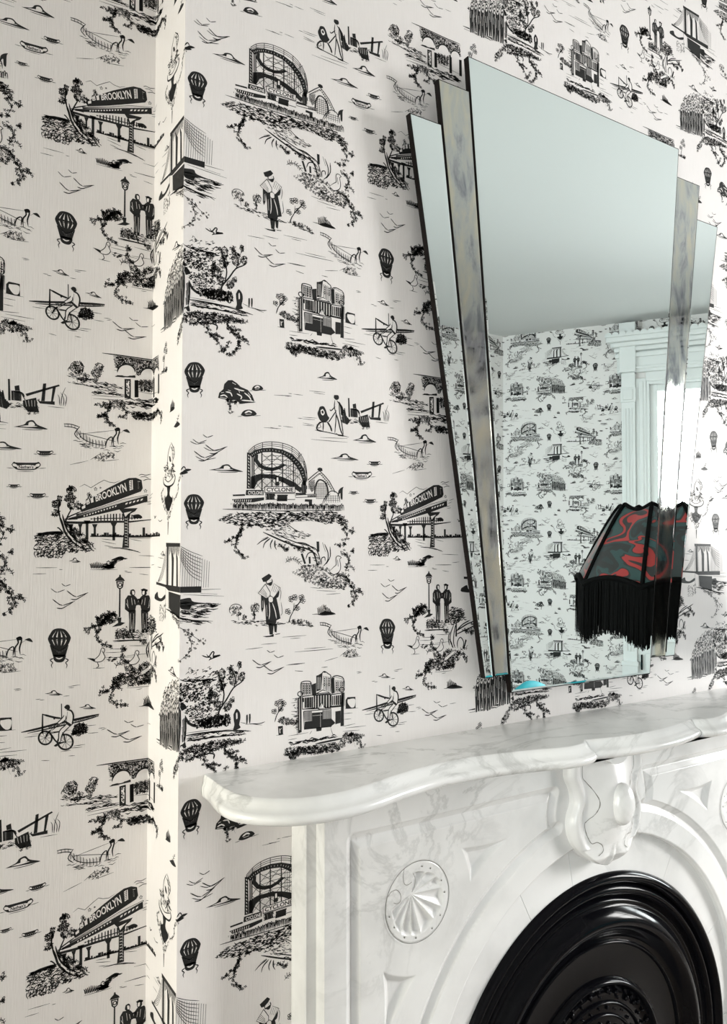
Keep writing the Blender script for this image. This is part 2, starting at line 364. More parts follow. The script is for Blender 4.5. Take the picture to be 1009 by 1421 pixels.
def text_tris(word, bold):
    if (word, bold) in _TXT: return _TXT[(word, bold)]
    cu = bpy.data.curves.new('lettering', 'FONT'); cu.body = word; cu.offset = bold; cu.resolution_u = 3
    o = bpy.data.objects.new('lettering', cu); COL.objects.link(o); bpy.context.view_layer.update()
    ev = o.evaluated_get(bpy.context.evaluated_depsgraph_get()); me = ev.to_mesh(); me.calc_loop_triangles()
    co = np.array([v.co[:2] for v in me.vertices]); tr = np.array([t.vertices[:] for t in me.loop_triangles])
    ev.to_mesh_clear(); bpy.data.objects.remove(o); bpy.data.curves.remove(cu)
    if len(tr) == 0: return None
    lo, hi = co.min(0), co.max(0); _TXT[(word, bold)] = ((co-lo)/(hi-lo))[tr]
    return _TXT[(word, bold)]

def fairground():
    P = Pen(300, 600, 5.045)
    top = [(228, 130), (268, 95), (325, 72), (390, 66), (465, 76), (530, 100), (580, 140), (615, 195), (632, 260), (637, 330)]
    P.st(top, 0.9, taper=False); P.st([(x-2, y+15) for x, y in top], 0.7, taper=False); P.st([(x-3, y+28) for x, y in top[:9]], 0.7, taper=False)
    for x, y, y2 in ((228, 130, 160), (268, 95, 130), (325, 72, 112), (390, 66, 110), (465, 76, 122), (530, 100, 150), (580, 140, 195), (615, 195, 260)): P.seg(x, y, x, y2, 0.8)
    outer = [(232, 152), (275, 122), (325, 110), (390, 107), (465, 120), (530, 150), (585, 205), (620, 265), (634, 335), (626, 372)]
    inner = [(606, 370), (602, 330), (585, 280), (550, 222), (505, 180), (460, 152), (390, 138), (325, 140), (280, 158), (250, 180)]
    P.fill(outer+inner)
    P.lay = 1
    for k in range(26):
        t = k/26; i = t*8; a = int(i); f = i-a
        o = np.array(outer[a])*(1-f)+np.array(outer[a+1])*f; q = np.array(inner[::-1][a])*(1-f)+np.array(inner[::-1][a+1])*f
        c = o*0.62+q*0.38; P.st([c, c*0.55+q*0.45], 1.3, smooth=False, mat=1)
    P.lay = 0
    P.fill([(272, 158), (266, 200), (296, 243), (350, 267), (400, 270), (448, 256), (494, 226), (470, 222), (430, 238), (395, 247), (345, 240), (312, 220), (292, 190), (294, 155)])
    P.fill([(243, 310), (300, 291), (400, 294), (470, 314), (540, 345), (592, 385), (592, 424), (550, 396), (470, 352), (400, 326), (330, 320), (290, 345), (266, 395), (243, 395)])
    P.fill([(216, 140), (238, 146), (242, 395), (214, 395)]); P.lay = 1
    for k in range(11): P.seg(226, 156+k*22, 230, 166+k*22, 2.2) if False else P.st([(225, 156+k*22), (231, 168+k*22)], 2.4, smooth=False, mat=1)
    P.lay = 0
    for x, y0, y1 in ((252, 150, 392), (264, 130, 395), (320, 110, 405), (390, 108, 380), (465, 122, 382), (541, 160, 384)): P.seg(x, y0, x, y1, 1.6)
    for x0, x1 in ((264, 320), (320, 390), (390, 465), (465, 541), (541, 600)):
        for y in (150, 215, 280, 340):
            if x0 == 264 and y < 200: continue
            P.seg(x0, y, x1, y+60, 0.65); P.seg(x0, y+60, x1, y, 0.65)
    for y in (170, 195, 228, 262, 285): P.st([(330, y), (420, y-6), (520, y+8), (585, y+34)], 0.7)
    for x in (490, 505, 520, 555, 570, 585): P.seg(x, 190, x, 372, 0.55)
    for k in range(16): P.st([(290+k*9, 330+RS.uniform(-6, 4)), (290+k*9, 384)], 0.8, smooth=False)
    P.fill([(415, 308), (440, 306), (443, 372), (412, 372)]); P.lay = 1; P.paper([(424, 315), (434, 315), (436, 345), (422, 345)]); P.lay = 0
    P.hatch([(590, 400), (600, 350), (620, 330), (636, 380), (632, 424), (600, 424)], 88, 4.5, 0.9)
    # signs and stalls
    P.fill([(338, 378), (554, 378), (554, 424), (338, 424)]); P.lay = 1; P.paper([(343, 383), (549, 383), (549, 419), (343, 419)]); P.lay = 2
    P.text('CYCLONE', [(352, 415), (540, 415), (540, 387), (352, 387)], bold=0.03); P.lay = 0
    P.fill([(210, 403), (332, 403), (332, 440), (206, 440)]); P.lay = 1; P.text('CYCLONE', [(222, 435), (326, 435), (326, 411), (222, 411)], 1, 0.02); P.lay = 0
    P.fill([(115, 436), (200, 432), (204, 444), (118, 447)]); P.fill([(110, 468), (260, 460), (335, 455), (335, 474), (260, 490), (130, 492)])
    P.lay = 1
    for k in range(9): P.st([(124+k*15, 470), (121+k*15, 486)], 2.0, smooth=False, mat=1)
    P.lay = 0
    P.outline([(345, 428), (550, 428), (552, 470), (345, 470)], 0.9); P.hatch([(350, 430), (410, 430), (410, 468), (350, 468)], 80, 6, 1.2); P.hatch([(430, 436), (500, 436), (495, 482), (425, 482)], 85, 4, 1.1)
    P.fill([(556, 424), (625, 424), (632, 436), (556, 436)]); P.outline([(556, 440), (705, 432), (700, 452), (556, 456)], 0.9); P.fill([(622, 468), (672, 470), (670, 516), (650, 516), (648, 486), (620, 484)])
    P.hatch([(640, 440), (700, 436), (698, 452), (642, 454)], 75, 6, 0.9)
    for x in range(128, 892, 10):      # the crowd
        y = 500+RS.uniform(-8, 8)+(6 if x > 560 else 0); h = RS.uniform(30, 44)
        P.st([(x-3, y+h), (x-4+RS.uniform(-2, 2), y+12), (x, y), (x+4, y+12), (x+3+RS.uniform(-2, 3), y+h)], 0.9)
        if RS.random() < 0.35: P.fill([(x-3, y+10), (x+3, y+10), (x+3, y+24), (x-3, y+24)])
    # the exhibition hall
    P.st([(640, 335), (690, 292), (722, 268), (752, 296), (790, 340), (826, 405), (830, 420)], 1.3, smooth=False, taper=False); P.st([(646, 348), (722, 286), (780, 345), (812, 405)], 0.8, smooth=False, taper=False)
    P.fill([(708, 262), (712, 250), (726, 246), (742, 252), (745, 270), (726, 274)])
    for k in range(9): P.seg(652+k*8.5, 338-k*6.5, 656+k*8.5, 348-k*6.5, 1.0)
    for k in range(9): P.seg(736+k*9, 284+k*13, 728+k*9, 292+k*13, 1.0)
    arch = [(688, 430), (694, 375), (712, 338), (735, 332), (765, 352), (782, 395), (786, 440)]
    P.st(arch, 1.6, taper=False); P.st([(x+(740-x)*0.12, y+4) for x, y in arch], 0.7, taper=False)
    for x in (706, 720, 734, 748, 762, 774): P.seg(x, 350, x, 470, 0.55)
    for y in range(362, 470, 14): P.seg(696, y, 782, y, 0.55)
    P.hatch([(645, 352), (690, 330), (690, 400), (668, 420), (645, 390)], 60, 7, 0.7); P.hatch([(645, 352), (690, 330), (690, 400), (668, 420)], 5, 8, 0.6)
    P.st([(742, 502), (760, 460), (790, 420), (815, 410), (845, 422), (862, 455), (866, 490)], 1.3); P.st([(752, 500), (775, 455), (800, 428)], 0.8)
    for k in range(6): P.seg(770+k*16, 440, 772+k*16, 492, 0.55)
    for y in (445, 460, 475): P.seg(768, y, 860, y, 0.55)
    P.fill([(852, 450), (856, 410), (872, 390), (892, 382), (886, 400), (884, 468), (872, 462), (868, 425)], True)
    P.hatch([(100, 495), (880, 505), (880, 545), (120, 540)], 90, 13, 0.5)
    # ground and foliage bank
    P.st([(45, 538), (180, 541), (420, 550), (880, 546)], 1.1)
    g = [(15, 612), (60, 588), (140, 560), (400, 556), (640, 556), (830, 552), (885, 592), (935, 636), (880, 644), (760, 640), (700, 625), (600, 612), (540, 618), (500, 645), (420, 672), (300, 664), (160, 652), (60, 628)]
    P.tex(g, 620, 26, 4, 24, 1.25); P.mass([(500, 570), (850, 565), (925, 640), (700, 625), (560, 612)], 110, 3.0)
    B = Pen(300, 700, 4.586)
    B.sprig([(165, 118), (160, 160), (140, 195), (100, 222), (52, 240)], 4.6, 8); B.sprig([(160, 175), (125, 250), (150, 310), (195, 345)], 4.4, 7)
    B.sprig([(215, 130), (230, 150)], 4.0, 3); B.sprig([(790, 85), (815, 140), (890, 178)], 4.6, 7); B.sprig([(812, 150), (832, 205), (800, 262), (762, 250)], 4.4, 6)
    B.st([(440, 112), (500, 160), (580, 195)], 1.0); B.st([(470, 110), (580, 104)], 1.0); B.tex([(300, 135), (440, 115), (520, 165), (640, 200), (560, 215), (420, 215), (330, 180)], 90, 24, 15, 30, 1.0)
    br = [(298, 176), (350, 200), (430, 236), (500, 262), (570, 280), (612, 300), (632, 340), (645, 400)]
    B.st(br, 2.0, 2.4); B.st([(x+22, y-16) for x, y in br[1:]], 1.4); B.st([(500, 242), (570, 250), (630, 290)], 1.6); B.tex([(360, 200), (480, 245), (600, 275), (655, 340), (660, 400), (640, 400), (610, 310), (480, 265)], 50, 22, 30, 25, 1.1)
    for q in ([(335, 210), (290, 232), (258, 258)], [(345, 215), (310, 245), (298, 280)], [(360, 222), (345, 255), (350, 285)], [(330, 206), (290, 222)], [(375, 228), (372, 262), (385, 290)]): B.st(q, 2.0, 0.8)
    B.sprig([(395, 250), (430, 280), (465, 290)], 4.0, 5); B.sprig([(500, 265), (535, 285), (560, 290)], 3.6, 4)
    B.fill([(638, 236), (655, 236), (657, 300), (642, 305)]); B.fill([(538, 315), (550, 310), (572, 376), (560, 380)]); B.fill([(588, 334), (600, 332), (602, 376), (590, 378)])
    for q in ([(690, 252), (712, 310), (708, 360), (680, 395)], [(724, 268), (726, 330), (700, 380)], [(676, 242), (695, 300)], [(570, 350), (585, 312), (620, 305), (645, 330)], [(672, 380), (670, 345), (690, 335), (694, 360)]): B.st(q, 1.4)
    B.fern([(440, 372), (470, 348), (510, 352), (545, 385)], 26, 8); B.fern([(880, 430), (868, 398), (840, 392)], 18, 5)
    B.mass([(490, 432), (560, 385), (650, 375), (730, 420), (830, 430), (845, 480), (815, 535), (660, 525), (560, 485)], 210, 3.6)
    B.tex([(640, 500), (700, 430), (830, 440), (845, 480), (815, 540), (655, 530)], 90, 22, 0, 35, 1.1)
    B.lay = 1; B.paper([(720, 425), (748, 395), (765, 380), (762, 340), (776, 326), (795, 336), (788, 350), (792, 395), (780, 430), (745, 445)], True); B.paper([(672, 420), (690, 422), (740, 462), (732, 470)], True); B.lay = 2
    B.st([(720, 425), (748, 398), (764, 382), (762, 342), (775, 327), (796, 338), (786, 350), (792, 395), (782, 428), (748, 446), (720, 425)], 1.0); B.st([(772, 352), (776, 395)], 2.2); B.lay = 0
    B.sprig([(800, 296), (836, 330), (838, 380), (820, 425)], 4.2, 7); B.sprig([(868, 296), (850, 330)], 3.6, 3)
    B.sprig([(840, 470), (868, 530), (945, 556)], 4.6, 8); B.sprig([(868, 545), (885, 600), (830, 652)], 4.4, 7)
    B.lines((600, 528, 680, 535), (640, 548, 760, 552), (700, 572, 790, 566))
def walker():
    P = Pen(340, 780, 10.09)
    P.fill([(262, 498), (330, 495), (440, 500), (470, 640), (497, 790), (442, 815), (425, 892), (378, 888), (330, 885), (295, 870), (285, 660)])
    P.fill([(224, 465), (266, 490), (262, 650), (240, 706), (226, 660)]); P.fill([(425, 430), (478, 390), (470, 480), (430, 505), (395, 500)], True)
    P.fill([(328, 878), (402, 880), (390, 1015), (345, 1015)]); P.fill([(404, 880), (452, 855), (442, 986), (414, 978)]); P.fill([(245, 1040), (340, 1030), (405, 1008), (400, 1045), (300, 1052)]); P.fill([(422, 1008), (492, 996), (488, 1006), (426, 1018)])
    P.fill([(232, 228), (335, 162), (374, 196), (346, 236), (296, 276), (255, 278)])
    P.lay = 1
    for q in ([(338, 560), (345, 700), (335, 800)], [(382, 570), (420, 680), (440, 790)], [(300, 600), (310, 760)], [(246, 540), (246, 640)]): P.st(q, 1.1, mat=1)
    P.paper([(300, 268), (375, 250), (378, 290), (345, 305), (310, 300)]); P.paper([(332, 468), (380, 480), (386, 552), (335, 552)], True)
    P.paper([(284, 308), (186, 436), (296, 508), (352, 480), (400, 500), (446, 440), (494, 362), (400, 298), (352, 420)])
    P.lay = 2
    P.outline([(284, 308), (186, 436), (296, 508), (352, 480), (352, 420)], 0.9); P.st([(400, 298), (494, 362), (446, 440), (400, 500), (352, 470), (352, 420), (290, 310)], 0.9, smooth=False)
    for k in range(4): P.st([(205+k*14, 415-k*15), (310-k*2, 500-k*18)], 1.3, smooth=False)
    for k in range(4): P.st([(400+k*24, 315+k*13), (372+k*22, 405+k*10)], 1.3, smooth=False)
    P.st([(300, 262), (300, 296), (318, 318)], 1.0); P.st([(372, 238), (380, 262), (384, 282)], 1.2); P.st([(345, 262), (362, 258)], 1.0); P.fill([(292, 262), (304, 262), (306, 300), (294, 292)]); P.fill([(305, 300), (345, 286), (382, 272), (374, 318), (345, 332)], True); P.fill([(262, 232), (330, 195), (350, 225), (300, 262)])
    P.lay = 0
    P.st([(492, 380), (504, 430), (490, 540)], 0.7); P.st([(505, 560), (522, 700), (500, 750)], 0.7)
    C = Pen(310, 780, 4.586)
    C.tree([(98, 370), (92, 330)], [(80, 305, 42, 38, 34), (132, 352, 18, 16, 10)]); C.tree([(200, 365), (196, 320), (205, 290)], [(203, 290, 28, 26, 22), (192, 345, 14, 18, 8)])
    C.scroll_tree([(415, 385), (428, 345), (445, 310), (450, 260)], [(432, 235), (455, 225), (498, 225), (505, 245), (412, 315), (470, 290)], 15); C.st([(440, 320), (470, 275), (495, 245)], 1.5)
    C.tex([(20, 378), (200, 368), (420, 380), (565, 400), (560, 415), (420, 392), (250, 408), (60, 385)], 70, 26, 6, 14, 1.0); C.mass([(420, 375), (480, 360), (560, 385), (550, 405), (440, 395)], 40, 3.2)
    C.lines((375, 478, 528, 466), (425, 487, 490, 482), (140, 556, 250, 543), (240, 524, 340, 516), (455, 572, 690, 552), (400, 656, 518, 645), (515, 552, 650, 541), (455, 692, 505, 694), (628, 670, 662, 668), (850, 700, 872, 697))
    C.fern([(640, 335), (650, 300), (640, 270)], 20, 4); C.st([(565, 332), (640, 330), (715, 332)], 0.9)
    for k in range(9): C.st([(605+k*11, 332), (602+k*9, 300), (596+k*9.5, 268+abs(k-4)*6)], 1.8, 0.6)
    C.fill([(600, 335), (640, 315), (690, 318), (712, 332), (640, 340)], True)
    fence(C, 0, 0, 1.0)
    C.birds((300, 575, 46, 0), (350, 608, 58, 0), (240, 656, 110, 1), (315, 694, 120, 1))
def fence(C, ox, oy, k):
    def T(*q): return [(ox+x*k, oy+y*k) for x, y in q]
    def S(*q, w=1.1): C.st(T(*q), w)
    S((612, 385), (650, 388), (688, 404)); S((614, 400), (650, 404), (680, 416)); S((680, 430), (700, 470), (750, 500), (815, 515)); S((690, 440), (740, 452), (800, 470), (860, 490), w=0.8)
    for x, y in ((616, 382), (632, 384), (648, 386), (664, 392)): S((x, y), (x+2, y+22), w=1.6)
    for i in range(10):
        x, y = 674+i*15, 412+min(i, 5)*11+i*2; S((x, y), (x+2, y+44), w=2.2); S((x+5, y+8), (x+7, y+40), w=1.0)
    S((688, 400), (664, 445), (690, 480), w=1.2)
    C.fill(T((852, 412), (868, 404), (880, 414), (870, 426), (856, 424)), True); C.st(T((850, 515), (848, 470), (862, 440), (858, 415), (872, 408), (876, 430), (868, 470), (872, 505)), 1.8); C.st(T((812, 512), (820, 478), (842, 462), (840, 512)), 1.6); C.st(T((870, 445), (895, 425)), 0.9)
    C.fill(T((890, 422), (912, 414), (926, 436), (905, 430)), True)
    C.tex(T((660, 480), (820, 520), (900, 500), (890, 545), (740, 545)), 26, 34*k, 3, 10, 0.8); C.mass(T((750, 598), (790, 560), (850, 552), (856, 590), (800, 604)), 26, 3.6)
    C.lines(*[tuple(T((a, b), (c, d))[0])+tuple(T((a, b), (c, d))[1]) for a, b, c, d in ((645, 630, 730, 605), (790, 608, 876, 597), (740, 600, 790, 560), (690, 445, 860, 420))])
def upper_middle():
    P = Pen(420, 520, 5.31)
    P.lines((48, 118, 165, 130), (80, 132, 165, 145), (0, 312, 105, 320), (0, 326, 90, 332), (0, 355, 82, 372), (0, 370, 85, 378), (62, 476, 330, 498), (130, 462, 330, 470))
    # person pushing a pram
    P.fill([(232, 150), (262, 152), (266, 178), (246, 186), (230, 170)], True); P.st([(238, 186), (234, 240), (246, 285), (244, 350), (236, 430)], 1.4); P.st([(252, 190), (282, 230), (298, 265), (280, 290)], 1.8)
    P.st([(268, 200), (272, 280), (286, 350), (300, 440)], 1.6); P.fill([(268, 195), (296, 240), (300, 300), (284, 300), (276, 240)]); P.st([(248, 290), (266, 350), (280, 410), (300, 450)], 2.0); P.st([(244, 300), (240, 420)], 1.6)
    P.fill([(240, 426), (262, 440), (302, 444), (300, 456), (262, 450)]); P.st([(240, 235), (210, 265), (200, 255)], 1.4); P.st([(250, 262), (205, 330), (190, 350)], 1.6)
    P.fill([(118, 260), (128, 236), (155, 234), (172, 262), (184, 300), (196, 322), (165, 352), (130, 338), (110, 290)], True); P.lay = 1; P.paper([(132, 262), (148, 254), (162, 280), (150, 300), (135, 288)], True); P.lay = 2; P.fill([(138, 268), (150, 264), (154, 284), (142, 284)], True); P.lay = 0
    P.st([(130, 345), (105, 385), (112, 408), (150, 418)], 2.2); P.st([(118, 360), (150, 350), (150, 415)], 1.8); P.st([(180, 345), (205, 385), (215, 418)], 2.6); P.st([(190, 350), (150, 350)], 2.0); P.outline([(105, 370), (125, 360), (135, 385), (115, 395)], 1.0)
    P.st([(90, 408), (200, 428), (340, 460)], 1.2)
    # broken pier
    P.hatch([(290, 300), (310, 240), (320, 300), (352, 340), (330, 368), (285, 350)], 80, 6, 1.4)
    P.fill([(334, 172), (344, 172), (350, 312), (338, 312)]); P.fill([(368, 218), (392, 212), (396, 248), (372, 248)]); P.hatch([(352, 252), (400, 248), (406, 316), (352, 310)], 88, 6, 1.3); P.st([(352, 250), (405, 262), (420, 290)], 2.0)
    P.fill([(425, 268), (595, 205), (600, 215), (432, 284)]); P.fill([(514, 200), (530, 198), (524, 314), (506, 314)]); P.fill([(564, 222), (580, 222), (566, 320), (556, 320)]); P.fill([(490, 314), (575, 316), (576, 338), (500, 330)]); P.st([(400, 255), (425, 310)], 3.0)
    P.fill([(412, 312), (480, 292), (492, 370), (498, 388), (440, 386), (415, 350)]); P.lay = 1
    for k in range(4): P.st([(425+k*16, 310), (432+k*14, 350)], 1.2, mat=1)
    P.lay = 0; P.mass([(415, 310), (495, 300), (490, 400), (425, 395)], 26, 3.4)
    for q in ([(600, 340), (598, 290), (590, 270)], [(608, 345), (612, 280), (630, 222)], [(620, 345), (622, 300), (605, 255)], [(630, 345), (636, 290), (622, 262)]): P.st(q, 1.1, 0.5)
    P.lines((540, 348, 625, 358), (352, 350, 420, 356)); P.tex([(345, 330), (420, 330), (410, 360), (340, 358)], 16, 22, 0, 20, 0.9)
    P.cloud(455, 475, 175, 58); P.cloud(308, 610, 210, 48); P.cloud(180, 14, 150, 56)
    for x, y, l in ((530, 652, 88), (376, 868, 60), (498, 930, 84)): hotdog(P, x, y, l, False)
    hotdog(P, 436, 738, 150, True)
    # far shrubs
    P.tree([(692, 186), (680, 150)], [(678, 112, 38, 36, 34), (722, 172, 16, 16, 10)]); P.tree([(780, 195), (784, 160)], [(788, 125, 26, 30, 22), (778, 172, 14, 14, 6)])
    P.tex([(635, 178), (760, 205), (900, 225), (900, 250), (780, 225), (660, 195)], 40, 30, 10, 14, 0.9)
    fence(P, -43, 42, 1.09)
def hotdog(P, x, y, l, big):
    h = l*0.42
    P.fill([(x-l*0.5, y-h*0.12), (x-l*0.42, y-h*0.42), (x-l*0.3, y-h*0.34), (x+l*0.3, y-h*0.34), (x+l*0.42, y-h*0.42), (x+l*0.5, y-h*0.12), (x+l*0.42, y+h*0.18), (x+l*0.25, y+h*0.42), (x-l*0.25, y+h*0.42), (x-l*0.42, y+h*0.18)], True)
    P.lay = 1
    for sg in (-1, 1): P.paper([(x+sg*l*0.28, y+h*0.12), (x+sg*l*0.34, y-h*0.16), (x+sg*l*0.45, y-h*0.22), (x+sg*l*0.44, y+h*0.02)], True)
    if big:
        P.paper([(x-l*0.30, y-h*0.02), (x, y-h*0.10), (x+l*0.30, y-h*0.02), (x+l*0.26, y+h*0.30), (x-l*0.26, y+h*0.30)], True); P.lay = 2
        P.text("Nathan's", [(x-l*0.25, y+h*0.28), (x+l*0.25, y+h*0.28), (x+l*0.25, y-h*0.06), (x-l*0.25, y-h*0.06)], bold=0.03)
    else:
        for k in range(5): P.st([(x-l*0.22+k*l*0.11, y+h*0.05), (x-l*0.18+k*l*0.11, y+h*0.2)], 0.8, smooth=False, mat=1)
    P.lay = 0; P.lines((x-l*0.66, y+h*0.2, x-l*0.42, y+h*0.24), (x+l*0.4, y+h*0.26, x+l*0.68, y+h*0.2), (x-l*0.3, y+h*0.55, x+l*0.25, y+h*0.58))
def viaduct():
    P = Pen(30, 640, 5.045, 'left')
    # train
    P.fill([(405, 330), (470, 280), (520, 238), (600, 190), (700, 140), (750, 118), (800, 116), (840, 132), (848, 190), (835, 212), (700, 262), (560, 312), (420, 356)], False)
    P.lay = 1; P.text('BROOKLYN', [(520, 284), (738, 210), (724, 150), (514, 240)], 1, 0.02); P.paper([(752, 138), (766, 132), (770, 200), (756, 206)]); P.paper([(770, 132), (777, 131), (780, 198), (773, 200)]); P.paper([(812, 140), (830, 142), (836, 188), (816, 192)])
    P.text('B', [(455, 305), (478, 297), (476, 264), (452, 276)], 1, 0.03); P.paper([(482, 262), (500, 250), (504, 286), (486, 292)]); P.paper([(420, 320), (445, 305), (446, 326), (424, 336)])
    P.lay = 2
    for k in range(5): P.seg(754, 146+k*12, 768, 142+k*12, 0.8)
    P.hatch([(812, 142), (830, 144), (836, 188), (816, 192)], 85, 5, 1.1)
    P.lay = 0
    P.st([(405, 180), (440, 162), (485, 186), (540, 152), (578, 132), (610, 146), (650, 152), (690, 136)], 0.7, smooth=False); P.st([(820, 100), (840, 92), (870, 98), (905, 90)], 0.9); P.st([(830, 112), (860, 108), (890, 118)], 0.8); P.st([(850, 136), (880, 126), (910, 128)], 0.9)
    for cx, cy, r in ((518, 195, 13), (867, 208, 13), (552, 186, 6)): P.outline([(cx+(r if k % 2 == 0 else r*0.45)*math.sin(k*0.6283), cy-(r if k % 2 == 0 else r*0.45)*math.cos(k*0.6283)) for k in range(10)], 0.7)
    # elevated track
    P.fill([(380, 372), (560, 318), (720, 264), (885, 232), (886, 240), (722, 276), (560, 330), (384, 384)]); P.fill([(330, 398), (420, 375), (700, 290), (880, 240), (882, 282), (720, 330), (560, 368), (400, 402), (330, 412)])
    P.lay = 1; P.paper([(388, 374), (560, 322), (720, 268), (880, 236), (880, 240), (722, 274), (560, 327)])
    for k in range(12): a = k/12; P.paper([(432+a*240, 381-a*74), (444+a*240, 377-a*74), (444+a*240, 384-a*74), (436+a*240, 390-a*74)])
    for k in range(5): a = k/5; P.outline([(726+a*132, 292-a*34), (742+a*132, 288-a*34), (738+a*132, 304-a*34), (724+a*132, 310-a*34)], 1.3); 
    for k in range(5): a = k/5; P.paper([(728+a*132, 294-a*34), (744+a*132, 288-a*34), (740+a*132, 300-a*34), (726+a*132, 306-a*34)])
    P.lay = 0; P.lines((860, 288, 915, 280), (880, 300, 920, 296), (890, 262, 930, 250), (900, 240, 950, 226))
    P.fill([(300, 402), (390, 398), (392, 408), (302, 410)]); P.fill([(300, 420), (420, 422), (560, 416), (760, 418), (915, 406), (915, 411), (760, 430), (560, 432), (420, 440), (310, 436)])
    P.hatch([(480, 402), (600, 370), (700, 366), (820, 380), (842, 402), (700, 416), (500, 418)], 90, 22, 1.6); P.st([(480, 404), (640, 400), (845, 398)], 1.2); P.fill([(775, 378), (820, 372), (845, 395), (790, 400)], True)
    # piers
    P.fill([(680, 332), (812, 328), (795, 350), (762, 368), (752, 420), (752, 606), (704, 606), (716, 500), (716, 400), (708, 366)]); P.lay = 1
    for k in range(10): P.st([(722, 402+k*20), (746, 412+k*20)], 1.3, smooth=False, mat=1); P.st([(746, 398+k*20), (722, 410+k*20)], 0.9, smooth=False, mat=1)
    P.paper([(716, 362), (770, 350), (742, 372), (726, 390)]); P.lay = 0
    for x, t, b, w in ((645, 430, 555, 12), (512, 440, 530, 10), (458, 415, 548, 12), (410, 440, 520, 8), (345, 440, 520, 9)):
        P.fill([(x-w*2, t), (x+w*2, t), (x+w*0.8, t+26), (x+w*0.8, b), (x-w*0.8, b), (x-w*0.8, t+26)])
    P.st([(610, 605), (730, 612), (832, 640)], 1.2); P.lines((690, 612, 820, 632), (560, 560, 660, 580), (580, 590, 640, 600))
    x = 486.0
    while x < 1090:
        wd = RS.uniform(10, 24); hgt = 62 if 840 < x < 862 else RS.choice((9, 14, 20, 26, 12)); P.fill([(x, 530), (x, 526-hgt), (x+min(wd, 18 if hgt > 60 else 30), 526-hgt), (x+min(wd, 18 if hgt > 60 else 30), 530)]); x += wd+RS.choice((0, 2, 8))
    P.fill([(480, 522), (1095, 520), (1098, 528), (760, 534), (480, 529)])
    P.lines((730, 538, 930, 536), (760, 545, 840, 560), (560, 544, 640, 552))
    # gnarled tree on a grassy bank
    P.st([(265, 385), (285, 440), (305, 500), (350, 560), (420, 610)], 3.0, 2.0); P.st([(285, 372), (300, 430), (325, 490), (380, 550), (440, 595)], 2.0); P.st([(270, 400), (258, 340), (266, 290), (262, 262)], 2.4, 1.0); P.st([(300, 440), (325, 380), (345, 340), (350, 310)], 2.2, 1.0); P.st([(310, 400), (350, 380), (420, 350)], 1.6); P.st([(290, 500), (262, 470), (248, 465)], 1.6)
    P.tree([(345, 330), (340, 300)], [(348, 205, 34, 28, 42), (338, 262, 38, 28, 44), (375, 310, 55, 28, 46), (243, 300, 30, 26, 30), (238, 362, 26, 22, 24), (264, 262, 16, 20, 14)], 4.2)
    P.tex([(270, 400), (330, 420), (470, 560), (520, 620), (430, 625), (340, 560), (285, 470)], 85, 34, 52, 25, 1.2); P.mass([(300, 420), (400, 480), (500, 580), (470, 610), (350, 520)], 50, 4.0); P.tex([(440, 300), (470, 215), (500, 250), (480, 300), (440, 330)], 40, 26, -80, 25, 1.0)
    bank = [(95, 520), (190, 496), (290, 498), (330, 560), (420, 600), (520, 625), (430, 634), (300, 640), (270, 675), (120, 670), (80, 610), (95, 560)]
    P.tex(bank, 260, 34, -12, 45, 1.35, 0.5); P.st([(95, 522), (180, 500), (300, 496)], 2.4); P.tex([(110, 500), (290, 496), (300, 515), (120, 520)], 24, 40, -4, 8, 1.4)
    for k in range(9): P.st([(95+k*22, 625+RS.uniform(-10, 10)), (88+k*22, 650), (100+k*20, 676)], 1.4, 0.6)
    # stones and tuft on the shore
    P.cloud(372, 694, 84, 30)
    for k in range(9): P.st([(490+k*12, 752), (484+k*11, 725), (476+k*13, 702+abs(k-4)*4)], 2.0, 0.7)
    P.tex([(560, 750), (585, 712), (640, 696), (690, 668), (726, 682), (690, 696), (655, 712), (650, 750)], 60, 34, -14, 16, 1.6); P.fill([(625, 690), (690, 666), (722, 682), (668, 694)], True); P.fill([(570, 735), (620, 722), (650, 745), (600, 756)], True)
    P.lines((480, 760, 670, 758), (100, 746, 248, 745), (262, 758, 288, 758), (78, 789, 172, 787), (755, 744, 910, 742), (720, 768, 742, 770), (738, 776, 772, 778), (820, 660, 985, 665))
